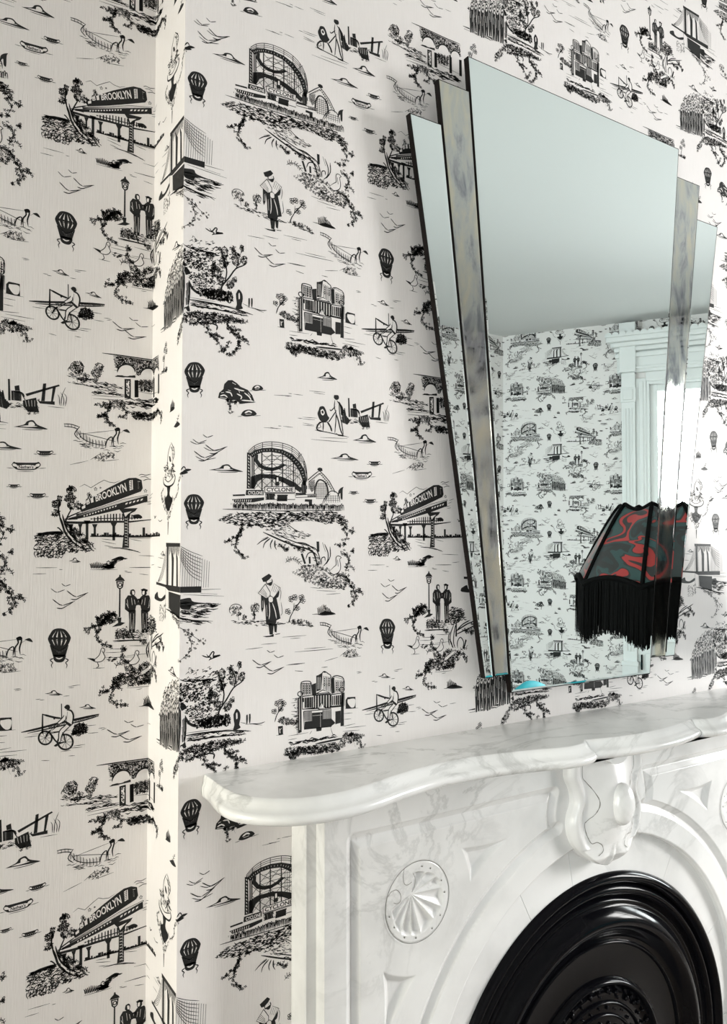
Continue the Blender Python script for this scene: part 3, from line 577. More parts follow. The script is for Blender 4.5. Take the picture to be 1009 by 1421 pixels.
def lower_left():
    P = Pen(110, 780, 5.045, 'left')
    # street lamp
    P.fill([(281, 88), (290, 88), (293, 102), (312, 118), (320, 132), (250, 132), (258, 118), (278, 102)]); P.fill([(258, 134), (312, 134), (306, 176), (294, 188), (276, 188), (264, 176)]); P.lay = 1; P.paper([(268, 142), (302, 142), (298, 170), (290, 180), (278, 180), (272, 170)]); P.lay = 2; P.outline([(276, 150), (294, 150), (294, 168), (276, 168)], 1.3, True); P.lay = 0
    P.fill([(279, 188), (289, 188), (288, 385), (276, 385)]); P.fill([(268, 388), (295, 388), (292, 420), (322, 425), (290, 445), (228, 455), (272, 425)])
    # two people talking
    for ox, mir in ((365, 1), (462, -1)):
        def q(*a): return [(ox+mir*x, y) for x, y in a]
        P.fill(q((-6, 196), (14, 190), (26, 205), (22, 232), (6, 238), (-10, 222)), True); P.fill(q((-24, 232), (24, 236), (46, 262), (50, 300), (34, 304), (26, 340), (-20, 350), (-46, 330), (-44, 262))); P.fill(q((-20, 340), (30, 335), (28, 420), (24, 490), (6, 498), (6, 400), (-2, 492), (-18, 492), (-16, 410)))
        P.lay = 1; P.paper(q((4, 202), (18, 204), (20, 226), (8, 226)), True)
        for a in ([(-30, 262), (-24, 310)], [(0, 250), (6, 300)], [(20, 262), (26, 295)], [(-8, 360), (-8, 470)], [(16, 360), (16, 470)], [(-36, 290), (-20, 322)]): P.st(q(*a), 1.3, smooth=False, mat=1)
        P.lay = 0
    P.fill([(430, 192), (452, 184), (480, 194), (476, 206), (440, 206)]); P.st([(400, 270), (425, 262), (440, 300)], 2.2)
    # paving and ground
    P.tex([(260, 470), (330, 450), (430, 490), (500, 400), (600, 380), (640, 420), (540, 500), (400, 545), (250, 540)], 210, 20, 0, 30, 1.2); P.hatch([(255, 480), (330, 470), (395, 530), (250, 540)], 10, 9, 0.9); P.hatch([(255, 480), (330, 470), (395, 530), (250, 540)], 70, 14, 0.8)
    P.tex([(470, 380), (560, 360), (640, 390), (640, 470), (540, 500), (470, 460)], 130, 30, -15, 30, 1.4)
    P.lines((240, 560, 470, 540), (350, 585, 480, 585), (210, 610, 330, 605), (185, 634, 300, 630), (180, 668, 380, 664), (330, 655, 480, 640)); P.st([(235, 552), (350, 548), (470, 545)], 1.8); P.tex([(190, 668), (270, 666), (265, 698), (210, 695)], 20, 26, 0, 12, 1.2); P.mass([(420, 545), (470, 540), (476, 575), (425, 575)], 20, 3)
    P.sprig([(255, 372), (200, 380), (150, 395), (118, 405)], 4.8, 6); P.sprig([(215, 360), (160, 430), (100, 455), (36, 475)], 4.8, 8); P.sprig([(150, 435), (118, 505), (155, 565), (240, 585)], 4.6, 8); P.mass([(120, 400), (160, 360), (260, 355), (270, 400), (200, 440), (130, 440)], 60, 4.6)
    # two geese
    for ox, oy in ((0, 0), (240, 18)):
        b = [(56+ox, 672+oy), (100+ox, 684+oy), (140+ox, 650+oy), (152+ox, 612+oy), (165+ox, 600+oy), (178+ox, 614+oy), (170+ox, 640+oy), (180+ox, 665+oy), (160+ox, 692+oy), (125+ox, 700+oy), (95+ox, 690+oy)]
        P.lay = 1; P.paper(b, True); P.lay = 2; P.st(b+[b[0]], 1.0); P.st([(158+ox, 620+oy), (172+ox, 645+oy)], 2.2); P.fill([(56+ox, 672+oy), (102+ox, 676+oy), (108+ox, 692+oy)], True); P.lay = 0
        P.st([(125+ox, 700+oy), (135+ox, 728+oy), (118+ox, 742+oy)], 1.0); P.lines((95+ox, 744+oy, 178+ox, 740+oy))
    P.sprig([(330, 585), (300, 630), (320, 690), (360, 720)], 4.2, 8); P.fern([(255, 745), (268, 712), (300, 705), (330, 720)], 28, 6)
    P.mass([(320, 730), (400, 740), (470, 690), (570, 715), (585, 770), (530, 810), (520, 850), (340, 865), (325, 800)], 220, 4.0); P.tex([(330, 770), (520, 760), (525, 845), (345, 865)], 90, 26, 0, 40, 1.2); P.lay = 1; P.paper([(430, 770), (520, 715), (530, 722), (445, 785)], True); P.lay = 0
    for q in ([(520, 690), (490, 640), (492, 580), (530, 500)], [(535, 690), (520, 640), (530, 560), (545, 505)], [(480, 670), (470, 610), (488, 560)], [(510, 690), (500, 650), (478, 620)]): P.st(q, 1.7)
    P.fill([(545, 490), (556, 490), (556, 600), (540, 600)]); P.st([(560, 690), (560, 640), (590, 605), (620, 640), (615, 690)], 1.6); P.fill([(640, 620), (652, 628), (625, 700), (614, 694)])
    tr = [(540, 560), (600, 530), (660, 500), (720, 480), (780, 452)]
    P.st(tr, 2.4, 1.6); P.st([(560, 545), (620, 500), (690, 470)], 1.8); P.st([(545, 585), (620, 555), (690, 530), (750, 500)], 1.8); P.sprig([(620, 545), (680, 560), (720, 555)], 4.6, 6); P.sprig([(700, 500), (760, 520), (790, 560)], 4.6, 6); P.fern([(560, 740), (610, 690), (660, 690)], 28, 6)
    P.sprig([(560, 720), (620, 745), (650, 790)], 4.2, 7)
    P.sprig([(310, 790), (270, 830), (210, 890), (145, 925)], 4.8, 9); P.sprig([(280, 850), (215, 940), (270, 995), (340, 990)], 4.6, 8); P.mass([(230, 815), (310, 780), (330, 850), (290, 900), (235, 870)], 40, 4.6)
    P.lines((330, 882, 500, 868), (400, 892, 440, 885), (320, 70, 368, 72), (420, 82, 485, 90), (356, 38, 515, 38), (520, 20, 590, 14))
    # cyclist panel, clouds, balloon come from the lower view
    K = Pen(0, 840, 6.306, 'left')
    balloon(K, 518, 350, 98); K.lines((130, 748, 188, 735), (595, 712, 702, 694), (600, 722, 650, 718), (555, 796, 608, 790), (312, 824, 355, 820), (345, 829, 388, 826), (600, 1318, 655, 1314), (362, 1358, 432, 1358), (885, 1092, 930, 1074))
    K.cloud(470, 768, 160, 40); K.cloud(765, 888, 150, 38)
    K.st([(185, 1112), (340, 1078), (520, 1030), (700, 990), (868, 952)], 2.6); K.st([(240, 1120), (500, 1062), (700, 1015), (865, 968)], 1.6); K.hatch([(420, 1056), (640, 1000), (640, 1022), (420, 1078)], 60, 13, 1.0); K.hatch([(640, 1000), (860, 950), (862, 968), (650, 1020)], 60, 12, 1.0)
    K.lines((215, 1156, 340, 1140), (280, 1130, 620, 1090), (740, 1056, 840, 1046), (770, 1120, 860, 1112), (640, 1232, 745, 1216), (610, 1250, 720, 1240), (530, 1280, 620, 1268))
    for cx, cy, r in ((396, 1160, 60), (572, 1196, 68)):
        ring = [(cx+r*math.cos(k*0.3491), cy+r*math.sin(k*0.3491)) for k in range(19)]; K.st(ring, 1.5, taper=False); K.st([(cx+(x-cx)*0.88, cy+(y-cy)*0.88) for x, y in ring], 0.7, taper=False)
        for k in range(9): K.seg(cx, cy, cx+r*0.85*math.cos(k*0.7), cy+r*0.85*math.sin(k*0.7), 0.45)
    K.st([(396, 1160), (425, 1110), (445, 1095)], 2.2); K.st([(435, 1110), (500, 1200), (572, 1196)], 1.8); K.st([(445, 1120), (545, 1110), (572, 1196)], 1.5); K.st([(500, 1200), (550, 1090)], 1.5)
    K.lay = 1; K.paper([(560, 935), (580, 915), (625, 925), (640, 965), (635, 1020), (630, 1042), (585, 1035), (575, 1000), (520, 1036), (500, 1030), (565, 965)], False); K.paper([(585, 1035), (620, 1052), (560, 1110), (545, 1130), (530, 1195), (510, 1195), (512, 1110)]); K.lay = 2
    K.st([(560, 960), (545, 985), (500, 1030), (440, 1095)], 1.2); K.st([(578, 965), (572, 1002), (520, 1040), (450, 1098)], 1.2); K.st([(582, 915), (622, 922), (642, 965), (636, 1020), (630, 1045)], 2.0); K.st([(590, 930), (580, 1030)], 1.2); K.fill([(575, 1010), (592, 1020), (632, 1045), (612, 1062), (584, 1042)])
    K.st([(584, 1040), (520, 1100), (512, 1190)], 1.3); K.st([(616, 1052), (560, 1108), (540, 1140), (530, 1195)], 1.3); K.st([(545, 1110), (560, 1150)], 2.0); K.fill([(468, 1230), (500, 1205), (530, 1190), (520, 1216), (490, 1236)], True); K.fill([(560, 890), (582, 870), (605, 874), (612, 900), (596, 912), (572, 905)], True); K.paper([(572, 905), (590, 905), (590, 920), (576, 920)]) if False else None
    K.lay = 0; K.fill([(367, 950), (377, 948), (380, 1122), (362, 1122)]); K.st([(372, 954), (470, 980), (540, 990)], 2.4); K.fill([(534, 860), (542, 860), (543, 986), (535, 986)]); K.fill([(465, 978), (485, 980), (480, 1000), (468, 998)])
    K.mass([(640, 1070), (700, 1020), (760, 1050), (770, 1110), (690, 1140), (620, 1130)], 75, 4.2); K.tex([(620, 1080), (750, 1050), (770, 1110), (640, 1135)], 40, 26, 0, 50, 1.1)
def balloon(P, cx, cy, r):
    e = [(cx-r*0.92, cy-r*0.85), (cx-r*0.55, cy-r*1.38), (cx, cy-r*1.52), (cx+r*0.55, cy-r*1.38), (cx+r*0.98, cy-r*0.85), (cx+r, cy-r*0.5), (cx+r*0.7, cy+r*0.1), (cx+r*0.25, cy+r*0.42), (cx, cy+r*0.55), (cx-r*0.25, cy+r*0.42), (cx-r*0.7, cy+r*0.1), (cx-r, cy-r*0.5)]
    P.fill(e, True); P.lay = 1
    for a, w in ((-0.62, 0.09), (-0.22, 0.11), (0.24, 0.11), (0.64, 0.09)):
        P.paper([(cx+a*r*0.45, cy-r*1.30), (cx+(a-w*0.6)*r, cy-r*0.62), (cx+a*r*0.62, cy+r*0.02), (cx+(a+w*0.6)*r, cy-r*0.62)], True)
    P.lay = 2
    for k in range(24):
        t = RS.uniform(-0.85, 0.85); y = cy-r*RS.uniform(0.1, 1.2); P.st([(cx+t*r*0.9, y), (cx+t*r*0.86, y+r*0.34)], 0.8)
    P.st([(cx-r*0.96, cy-r*0.72), (cx, cy-r*0.60), (cx+r*0.96, cy-r*0.72)], 1.0); P.st([(cx-r*0.98, cy-r*0.58), (cx, cy-r*0.46), (cx+r*0.98, cy-r*0.58)], 0.8)
    for k in range(9): x = cx+r*(k-4)*0.22; P.fill([(x-r*0.06, cy-r*0.72), (x+r*0.06, cy-r*0.72), (x+r*0.06, cy-r*0.54), (x-r*0.06, cy-r*0.54)])
    P.lay = 0
    for k in range(15):
        t = -1+k/7; P.st([(cx+t*r*0.80, cy-r*0.02+r*0.5*(1-abs(t))), (cx+t*r*0.5, cy+r*1.0)], 1.15, smooth=False, taper=False)
    P.fill([(cx-r*0.52, cy+r*0.85), (cx+r*0.52, cy+r*0.85), (cx+r*0.50, cy+r*1.25), (cx+r*0.25, cy+r*1.50), (cx-r*0.25, cy+r*1.50), (cx-r*0.5, cy+r*1.25)], True); P.lay = 1
    P.st([(cx-r*0.3, cy+r*1.1), (cx, cy+r*1.2), (cx+r*0.3, cy+r*1.08)], 1.4, mat=1); P.lay = 0
    for sg in (-1, 1): P.st([(cx+sg*r*0.5, cy+r*1.15), (cx+sg*r*0.8, cy+r*1.32), (cx+sg*r*0.58, cy+r*1.55), (cx+sg*r*0.7, cy+r*1.75), (cx+sg*r*0.62, cy+r*2.05)], 1.6, 0.8)
def bridge():
    P = Pen(920, 640, 5.46, 'breast', 2)
    P.fill([(238, 625), (362, 628), (362, 645), (240, 645)]); P.fill([(246, 645), (262, 645), (266, 840), (250, 840)]); P.fill([(285, 648), (312, 700), (312, 835), (296, 835), (294, 720)]); P.fill([(325, 650), (345, 700), (352, 835), (338, 835), (334, 715)]); P.st([(360, 645), (362, 830)], 1.2); P.st([(242, 640), (244, 1010)], 1.6); P.st([(272, 660), (270, 950)], 1.4)
    P.hatch([(262, 645), (360, 645), (350, 690), (330, 660), (310, 690), (290, 660), (268, 690)], 80, 5, 1.0)
    for k in range(8): P.st([(362, 640+k*7), (395, 668+k*15), (432, 690+k*17)], 0.7)
    for k in range(13): P.seg(368+k*7, 655+k*5, 368+k*7, 838, 0.45)
    for k in range(5): P.st([(243, 650+k*18), (205, 760+k*12), (165, 828)], 0.6)
    P.fill([(150, 828), (240, 835), (432, 832), (432, 862), (270, 862), (240, 848), (150, 842)]); P.st([(430, 866), (480, 870)], 1.0); P.lines((380, 870, 500, 880), (400, 848, 490, 846))
    P.fill([(272, 866), (372, 872), (372, 985), (330, 968), (276, 945)]); P.st([(250, 955), (330, 968), (440, 1002)], 1.8); P.st([(270, 945), (380, 985), (470, 998)], 1.0)
    P.fill([(372, 892), (400, 886), (412, 905), (470, 915), (410, 918), (400, 940), (374, 935)], True); P.tex([(374, 905), (480, 915), (470, 940), (440, 985), (380, 975)], 70, 28, 5, 16, 1.2)
    P.tex([(280, 955), (400, 985), (470, 1000), (420, 1012), (330, 1000)], 40, 30, 14, 8, 1.0)
    P.fill([(138, 898), (165, 880), (175, 905), (205, 908), (240, 885), (240, 905), (200, 925), (140, 920)], True); P.mass([(190, 945), (250, 930), (250, 1010), (190, 1030)], 40, 3.0)
    P.sprig([(330, 985), (390, 1040), (450, 1105)], 3.0, 9); P.sprig([(400, 1050), (410, 1130), (370, 1190)], 3.0, 8)
    P.birds((175, 515, 36, 0)); P.cloud(208, 680, 50, 22); P.lines((160, 750, 200, 752), (165, 700, 220, 705)); P.cloud(318, 1248, 76, 38)
    # woman at a fountain
    P.st([(262, 135), (240, 180), (236, 240), (250, 280)], 1.4); P.st([(265, 130), (290, 165), (298, 195), (280, 230)], 1.4); P.lay = 1; P.paper([(248, 175), (272, 165), (278, 210), (262, 235), (246, 220)], True); P.lay = 2
    P.fill([(250, 195), (262, 200), (270, 225), (256, 220)], True); P.lay = 0; P.tex([(205, 240), (240, 225), (255, 265), (285, 235), (312, 265), (298, 305), (255, 300), (215, 300)], 80, 20, 60, 60, 1.2); P.tex([(262, 140), (292, 160), (300, 200), (282, 215)], 24, 14, 60, 30, 1.0)
    P.st([(200, 290), (205, 325), (245, 345), (290, 340), (308, 315), (302, 290)], 2.4); P.st([(210, 300), (250, 322), (300, 300)], 1.2); P.fill([(235, 345), (265, 345), (262, 390), (290, 415), (250, 470), (215, 410), (240, 385)], True)
    P.mass([(185, 400), (240, 380), (300, 405), (290, 450), (255, 530), (225, 470)], 90, 3.2); P.sprig([(300, 420), (335, 385), (340, 330), (360, 300)], 2.4, 8, 0.7); P.sprig([(190, 400), (185, 370), (205, 345)], 2.4, 4, 0.7); P.fill([(250, 520), (257, 520), (255, 585), (252, 585)]); P.fill([(345, 300), (365, 290), (378, 296), (360, 306)], True)
    P.fern([(310, 62), (318, 35), (330, 10)], 12, 4); P.fill([(285, 60), (315, 45), (340, 64), (310, 70)], True)
    P.birds((400, 160, 40, 0), (445, 190, 50, 0), (425, 235, 55, 0))
def bystanders():
    P = Pen(640, 0, 4.586, 'breast', 1)          # a row of people before a stone wall with trees
    P.tex([(60, 60), (100, -60), (300, -70), (460, 20), (420, 200), (290, 180), (280, 60)], 260, 16, 15, 35, 1.3, 0.8); P.mass([(40, 50), (100, -40), (200, -60), (300, 0), (280, 50), (60, 90)], 150, 4.0)
    crowd = [(68+k*23.5+RS.uniform(-4, 4), k*4.6+RS.uniform(-9, 9), RS.uniform(0.85, 1.15)) for k in range(9)]
    for i, (x, h, f) in enumerate(crowd):
        w = 12*f; P.lay = i
        body = [(x-w, 52+h), (x-w*0.5, 34+h), (x+w*0.5, 34+h), (x+w, 54+h), (x+w*1.15, 110+h), (x+w*0.95, 160+h*1.6), (x+w*0.8, 205+h*1.7), (x+w*0.15, 205+h*1.7), (x, 160+h*1.6), (x-w*0.2, 204+h*1.7), (x-w*0.85, 202+h*1.7), (x-w, 150+h*1.5), (x-w*1.2, 108+h)]
        head = [(x-7, 17+h), (x, 8+h), (x+7, 16+h), (x+7, 30+h), (x, 37+h), (x-7, 30+h)]
        P.st(body+[body[0]], 1.3, smooth=False, taper=False, mat=1); P.st(head+[head[0]], 1.4, smooth=False, taper=False, mat=1)
        P.lay = i+1; P.fill(body); P.fill(head, True)
        P.paper([(x-4, 20+h), (x+4, 19+h), (x+4, 31+h), (x-3, 32+h)], True); P.st([(x-5, 40+h), (x, 58+h), (x+5, 40+h)], 1.5, mat=1)
        for a in (-6, 5):
            y0 = 62+h+RS.uniform(0, 40); P.st([(x+a*f, y0), (x+a*f+RS.uniform(-3, 3), y0+RS.uniform(30, 70))], 1.2, mat=1)
    P.lay = 0
    P.st([(12, 165), (120, 212), (230, 258)], 2.0); P.st([(18, 182), (110, 226)], 1.6); P.tex([(20, 170), (160, 225), (240, 262), (130, 235)], 20, 40, 23, 6, 1.0)
    F = Pen(210, 330, 6.306)
    F.tex([(285, 90), (400, 110), (560, 160), (560, 260), (530, 440), (400, 480), (335, 330), (285, 300)], 330, 18, 10, 40, 1.7, 0.8)
    F.st([(285, 60), (340, 90), (420, 110), (600, 155)], 1.4); F.tex([(280, 60), (430, 90), (600, 150), (560, 165), (380, 110)], 30, 50, 17, 5, 1.4)
    F.fill([(268, 270), (300, 255), (335, 290), (325, 320), (275, 318)], True); F.lay = 1; F.paper([(285, 380), (325, 350), (335, 400), (330, 520), (325, 590), (280, 600), (270, 500)], True); F.lay = 2; F.st([(290, 340), (268, 440), (268, 560), (275, 600)], 2.0); F.st([(330, 370), (334, 480), (322, 600)], 2.0); F.hatch([(305, 400), (332, 380), (330, 580), (300, 590)], 86, 7, 0.8); F.lay = 0
    F.fill([(330, 370), (370, 440), (415, 475), (400, 490), (345, 440)], True); F.fill([(268, 600), (330, 595), (340, 640), (318, 645), (300, 615), (275, 640)])
    F.tree([(610, 480), (620, 420), (680, 350), (740, 270), (810, 240), (830, 200)], [(640, 130, 30, 50, 36), (600, 100, 14, 18, 8), (630, 220, 40, 40, 40), (720, 110, 18, 34, 20), (745, 190, 40, 55, 46), (790, 95, 18, 30, 18), (810, 200, 26, 40, 26), (570, 310, 40, 60, 46), (600, 370, 30, 40, 26), (690, 410, 30, 36, 34), (730, 365, 20, 22, 12), (545, 250, 18, 30, 14)], 3.9, 1.8)
    F.st([(640, 400), (660, 300), (640, 200), (610, 110)], 1.8); F.st([(740, 275), (760, 200), (720, 100)], 1.5); F.st([(760, 210), (790, 110)], 1.4)
    F.tex([(400, 470), (500, 440), (610, 460), (700, 480), (720, 570), (600, 550), (430, 510)], 200, 26, -75, 35, 1.8); F.mass([(420, 480), (600, 450), (710, 480), (690, 565), (500, 530)], 90, 3.6)
    F.lines((330, 520, 560, 560), (340, 545, 740, 610), (340, 575, 520, 600)); F.st([(335, 540), (560, 580), (740, 625), (890, 675)], 2.4, 1.4); F.st([(345, 590), (560, 625), (850, 688)], 2.2, 1.2); F.tex([(340, 560), (560, 575), (880, 670), (800, 675), (520, 625), (340, 600)], 50, 60, 12, 6, 1.3)
    F.fill([(740, 490), (765, 452), (795, 490), (800, 540), (790, 590), (800, 620), (740, 625), (748, 580), (742, 530)], True); F.lay = 1; F.paper([(762, 490), (772, 484), (775, 530), (764, 535)], True); F.lay = 0
    for x in (856, 880): F.fill([(x-6, 530), (x+5, 530), (x+7, 570), (x+2, 606), (x-4, 606), (x-7, 570)], True)
    F.lines((800, 575, 860, 605), (840, 605, 990, 640), (900, 620, 985, 655)); F.st([(880, 612), (960, 635), (1010, 635)], 1.0)
    F.mass([(270, 660), (400, 640), (520, 650), (700, 680), (860, 735), (800, 750), (640, 740), (460, 755), (330, 765)], 170, 4.0); F.tex([(270, 660), (520, 650), (860, 735), (640, 740), (400, 770)], 120, 34, 10, 25, 1.3)
    F.mass([(140, 900), (150, 800), (280, 690), (330, 700), (280, 770), (200, 860)], 50, 4.0)
    F.sprig([(480, 750), (500, 830), (560, 890), (600, 935)], 4.0, 8); F.sprig([(510, 850), (570, 850), (630, 885)], 3.6, 5); F.st([(520, 745), (575, 770), (570, 810)], 2.0)
    F.sprig([(660, 740), (700, 800), (780, 815)], 4.2, 7); F.sprig([(700, 820), (770, 860), (860, 920)], 4.2, 8); F.sprig([(760, 870), (770, 940), (720, 1000), (660, 1040)], 4.2, 9); F.sprig([(690, 900), (640, 985), (600, 985)], 3.6, 6)
    G = Pen(220, 900, 6.306)
    G.st([(380, 60), (420, 75), (460, 78), (440, 105)], 1.4); G.st([(420, 50), (440, 70), (470, 30), (486, 34), (478, 62), (500, 64), (540, 58), (480, 82), (440, 102)], 1.6); G.fill([(470, 70), (545, 58), (480, 84)])
def archway():
    P = Pen(80, 480, 5.045, 'left')
    P.st([(312, 50), (480, 72), (660, 98), (800, 112)], 1.5); P.st([(390, 66), (660, 108), (806, 122)], 1.0)
    front = [(390, 70), (530, 90), (660, 112), (800, 126), (806, 200), (780, 190), (764, 168), (740, 168), (716, 195), (700, 205), (690, 190), (660, 165), (625, 162), (600, 185), (585, 205), (555, 205), (540, 170), (500, 140), (450, 135), (415, 158), (400, 150)]
    P.tex(front, 240, 22, 60, 70, 1.5); P.hatch(front, 8, 10, 0.7)
    for cx, cy, r in ((480, 185, 62), (632, 205, 54), (752, 220, 46)):
        P.lay = 1; P.paper([(cx-r, cy+20), (cx-r*0.9, cy-r*0.45), (cx, cy-r*0.85), (cx+r*0.9, cy-r*0.45), (cx+r, cy+20)], True); P.lay = 2
        for k in range(10): a = math.pi*(0.06+0.88*k/9); P.st([(cx-r*0.95*math.cos(a), cy-r*0.9*math.sin(a)), (cx-r*1.35*math.cos(a), cy-r*1.28*math.sin(a))], 1.6, smooth=False)
        P.st([(cx+r*math.cos(math.pi-a), cy-r*0.9*math.sin(a)) for a in np.linspace(0.0, math.pi, 9)], 2.0); P.lay = 0
    P.fill([(418, 205), (420, 165), (470, 152), (510, 190), (545, 210), (545, 224), (480, 220), (400, 216)]); P.lay = 2; P.paper([(440, 165), (490, 180), (500, 210), (450, 205)], True); P.lay = 0
    for x, t, b in ((470, 232, 366), (540, 240, 360), (690, 225, 372), (790, 240, 372)):
        P.fill([(x-2, t), (x+42, t), (x+42, b), (x-2, b)]) if x < 500 else P.hatch([(x, t), (x+24, t), (x+24, b), (x, b)], 90, 4, 1.3)
    P.lay = 1; P.paper([(480, 245), (506, 245), (500, 350), (482, 350)]); P.lay = 2; P.tex([(480, 245), (506, 245), (500, 350), (482, 350)], 26, 16, 80, 40, 1.2); P.lay = 0
    P.mass([(566, 240), (680, 240), (680, 320), (570, 315)], 90, 3.4); P.tex([(566, 240), (680, 240), (680, 320), (570, 315)], 60, 18, 0, 60, 1.0)
    P.lines((400, 210, 470, 222), (250, 328, 420, 345), (240, 345, 460, 360), (250, 368, 440, 380), (560, 320, 800, 360), (560, 375, 780, 395), (500, 400, 680, 420)); P.tex([(250, 310), (360, 315), (470, 345), (440, 350), (260, 335)], 24, 50, 6, 5, 1.3); P.tex([(470, 375), (700, 380), (790, 400), (760, 430), (500, 430)], 60, 60, 6, 6, 1.5)
    P.tree([(158, 222), (145, 180)], [(135, 148, 46, 40, 42), (200, 212, 20, 16, 12)]); P.tree([(285, 235), (285, 200)], [(288, 155, 32, 34, 26), (276, 205, 16, 18, 8)]); P.tex([(60, 208), (200, 225), (460, 285), (460, 300), (320, 280), (100, 225)], 70, 34, 11, 10, 1.0)
    P.mass([(490, 455), (690, 475), (800, 480), (830, 500), (700, 525), (540, 515)], 110, 3.8); P.tex([(490, 460), (690, 475), (820, 490), (690, 522), (540, 512)], 90, 24, 5, 30, 1.5)
    P.mass([(255, 410), (400, 375), (480, 390), (470, 440), (330, 440)], 70, 3.8); P.sprig([(380, 420), (330, 470), (275, 505)], 4.2, 7); P.sprig([(340, 470), (350, 530), (400, 555)], 4.2, 6); P.sprig([(430, 410), (480, 470), (430, 500)], 3.8, 6); P.sprig([(800, 490), (860, 530), (850, 580)], 4.0, 7); P.sprig([(780, 480), (800, 560)], 3.6, 4)
    P.scroll_tree([(900, 240), (915, 190), (930, 140)], [(920, 120), (945, 95), (955, 140), (900, 170)], 15); P.tex([(830, 250), (900, 240), (980, 265), (950, 280)], 24, 30, 8, 14, 1.0); P.mass([(900, 235), (960, 240), (980, 270), (920, 265)], 16, 3.2)
    for k in range(8): P.st([(1035+k*10, 545), (1040+k*9, 515), (1048+k*8, 480+abs(k-3)*9)], 1.8, 0.6)
    P.fill([(1020, 555), (1060, 530), (1110, 545), (1090, 556)], True)
def rocks_and_birds():
    P = Pen(290, 500, 7.76)
    P.fill([(98, 405), (110, 350), (155, 310), (165, 255), (205, 215), (250, 213), (300, 245), (340, 285), (420, 320), (465, 375), (490, 440), (400, 455), (330, 465), (300, 430), (200, 425), (140, 415)])
    P.lay = 1
    for q in ([(120, 385), (165, 375), (200, 400)], [(120, 400), (190, 412)], [(180, 340), (230, 350), (250, 390)], [(270, 300), (330, 320), (380, 330)], [(300, 360), (350, 390), (340, 420)], [(380, 350), (430, 390), (455, 430)], [(310, 300), (330, 350)], [(350, 430), (430, 436), (475, 440)], [(250, 240), (290, 262)], [(130, 350), (160, 345)], [(205, 320), (235, 330)], [(420, 350), (445, 385)]): P.st(q, 1.6, mat=1)
    P.lay = 0; P.sprig([(250, 420), (225, 480), (250, 570)], 3.2, 6); P.sprig([(200, 430), (170, 460)], 3.0, 3); P.sprig([(290, 450), (310, 510)], 3.0, 4); P.st([(320, 468), (420, 455), (500, 450)], 1.4)
    for cx, cy, rx, ry in ((522, 298, 62, 32), (428, 568, 86, 38)):
        P.fill([(cx-rx, cy+ry*0.6), (cx-rx*0.7, cy-ry*0.5), (cx-rx*0.1, cy-ry), (cx+rx*0.6, cy-ry*0.7), (cx+rx, cy+ry*0.3), (cx+rx*0.5, cy+ry*0.8), (cx-rx*0.4, cy+ry)], True); P.lay = 1
        P.st([(cx-rx*0.5, cy), (cx, cy-ry*0.5), (cx+rx*0.4, cy-ry*0.1)], 2.0, mat=1); P.st([(cx-rx*0.4, cy+ry*0.4), (cx+rx*0.3, cy+ry*0.3)], 1.4, mat=1); P.lay = 0
        P.lines((cx-rx*1.4, cy+ry, cx-rx*0.8, cy+ry*0.9), (cx+rx*0.4, cy+ry*0.8, cx+rx*1.5, cy+ry*0.7))
    P.lines((700, 374, 890, 382), (820, 384, 890, 388), (910, 364, 1010, 376), (590, 724, 775, 736), (660, 722, 740, 738), (800, 710, 905, 722), (955, 622, 1010, 626), (745, 706, 780, 708), (855, 356, 895, 360))
    Q = Pen(180, 480, 5.4625)
    Q.birds((590, 694, 70, 0), (525, 736, 96, 0), (650, 796, 150, 1), (570, 848, 165, 1)); Q.cloud(730, 932, 260, 56)
    Q.st([(385, 945), (410, 915), (425, 935)], 1.4); Q.fill([(395, 955), (430, 932), (468, 938), (420, 958)], True)
    balloon(Q, 491, 238, 76); balloon(Q, 486, 1238, 75)
    R = Pen(560, 770, 6.458)          # tuft, small birds
    for k in range(9): R.st([(392+k*11, 1190), (396+k*9, 1150), (388+k*9.5, 1110+abs(k-3)*9)], 1.9, 0.6)
    R.fill([(380, 1195), (430, 1165), (490, 1170), (530, 1190), (440, 1200)], True); R.lines((360, 1198, 400, 1195), (415, 1335, 470, 1325), (110, 1370, 150, 1362))
    T = Pen(560, 760, 5.919); T.birds((272, 1275, 50, 0), (320, 1308, 70, 0), (210, 1360, 120, 1)); T.birds((280, 1400, 120, 1))
    S = Pen(30, 640, 5.045, 'left'); S.birds((1000, 398, 40, 1))
    E = Pen(0, 480, 2.962, 'left')
    U = Pen(0, 440, 2.962, 'left'); U.birds((270, 1106, 34, 0), (235, 1132, 52, 0), (315, 1150, 80, 1), (258, 1186, 84, 1))
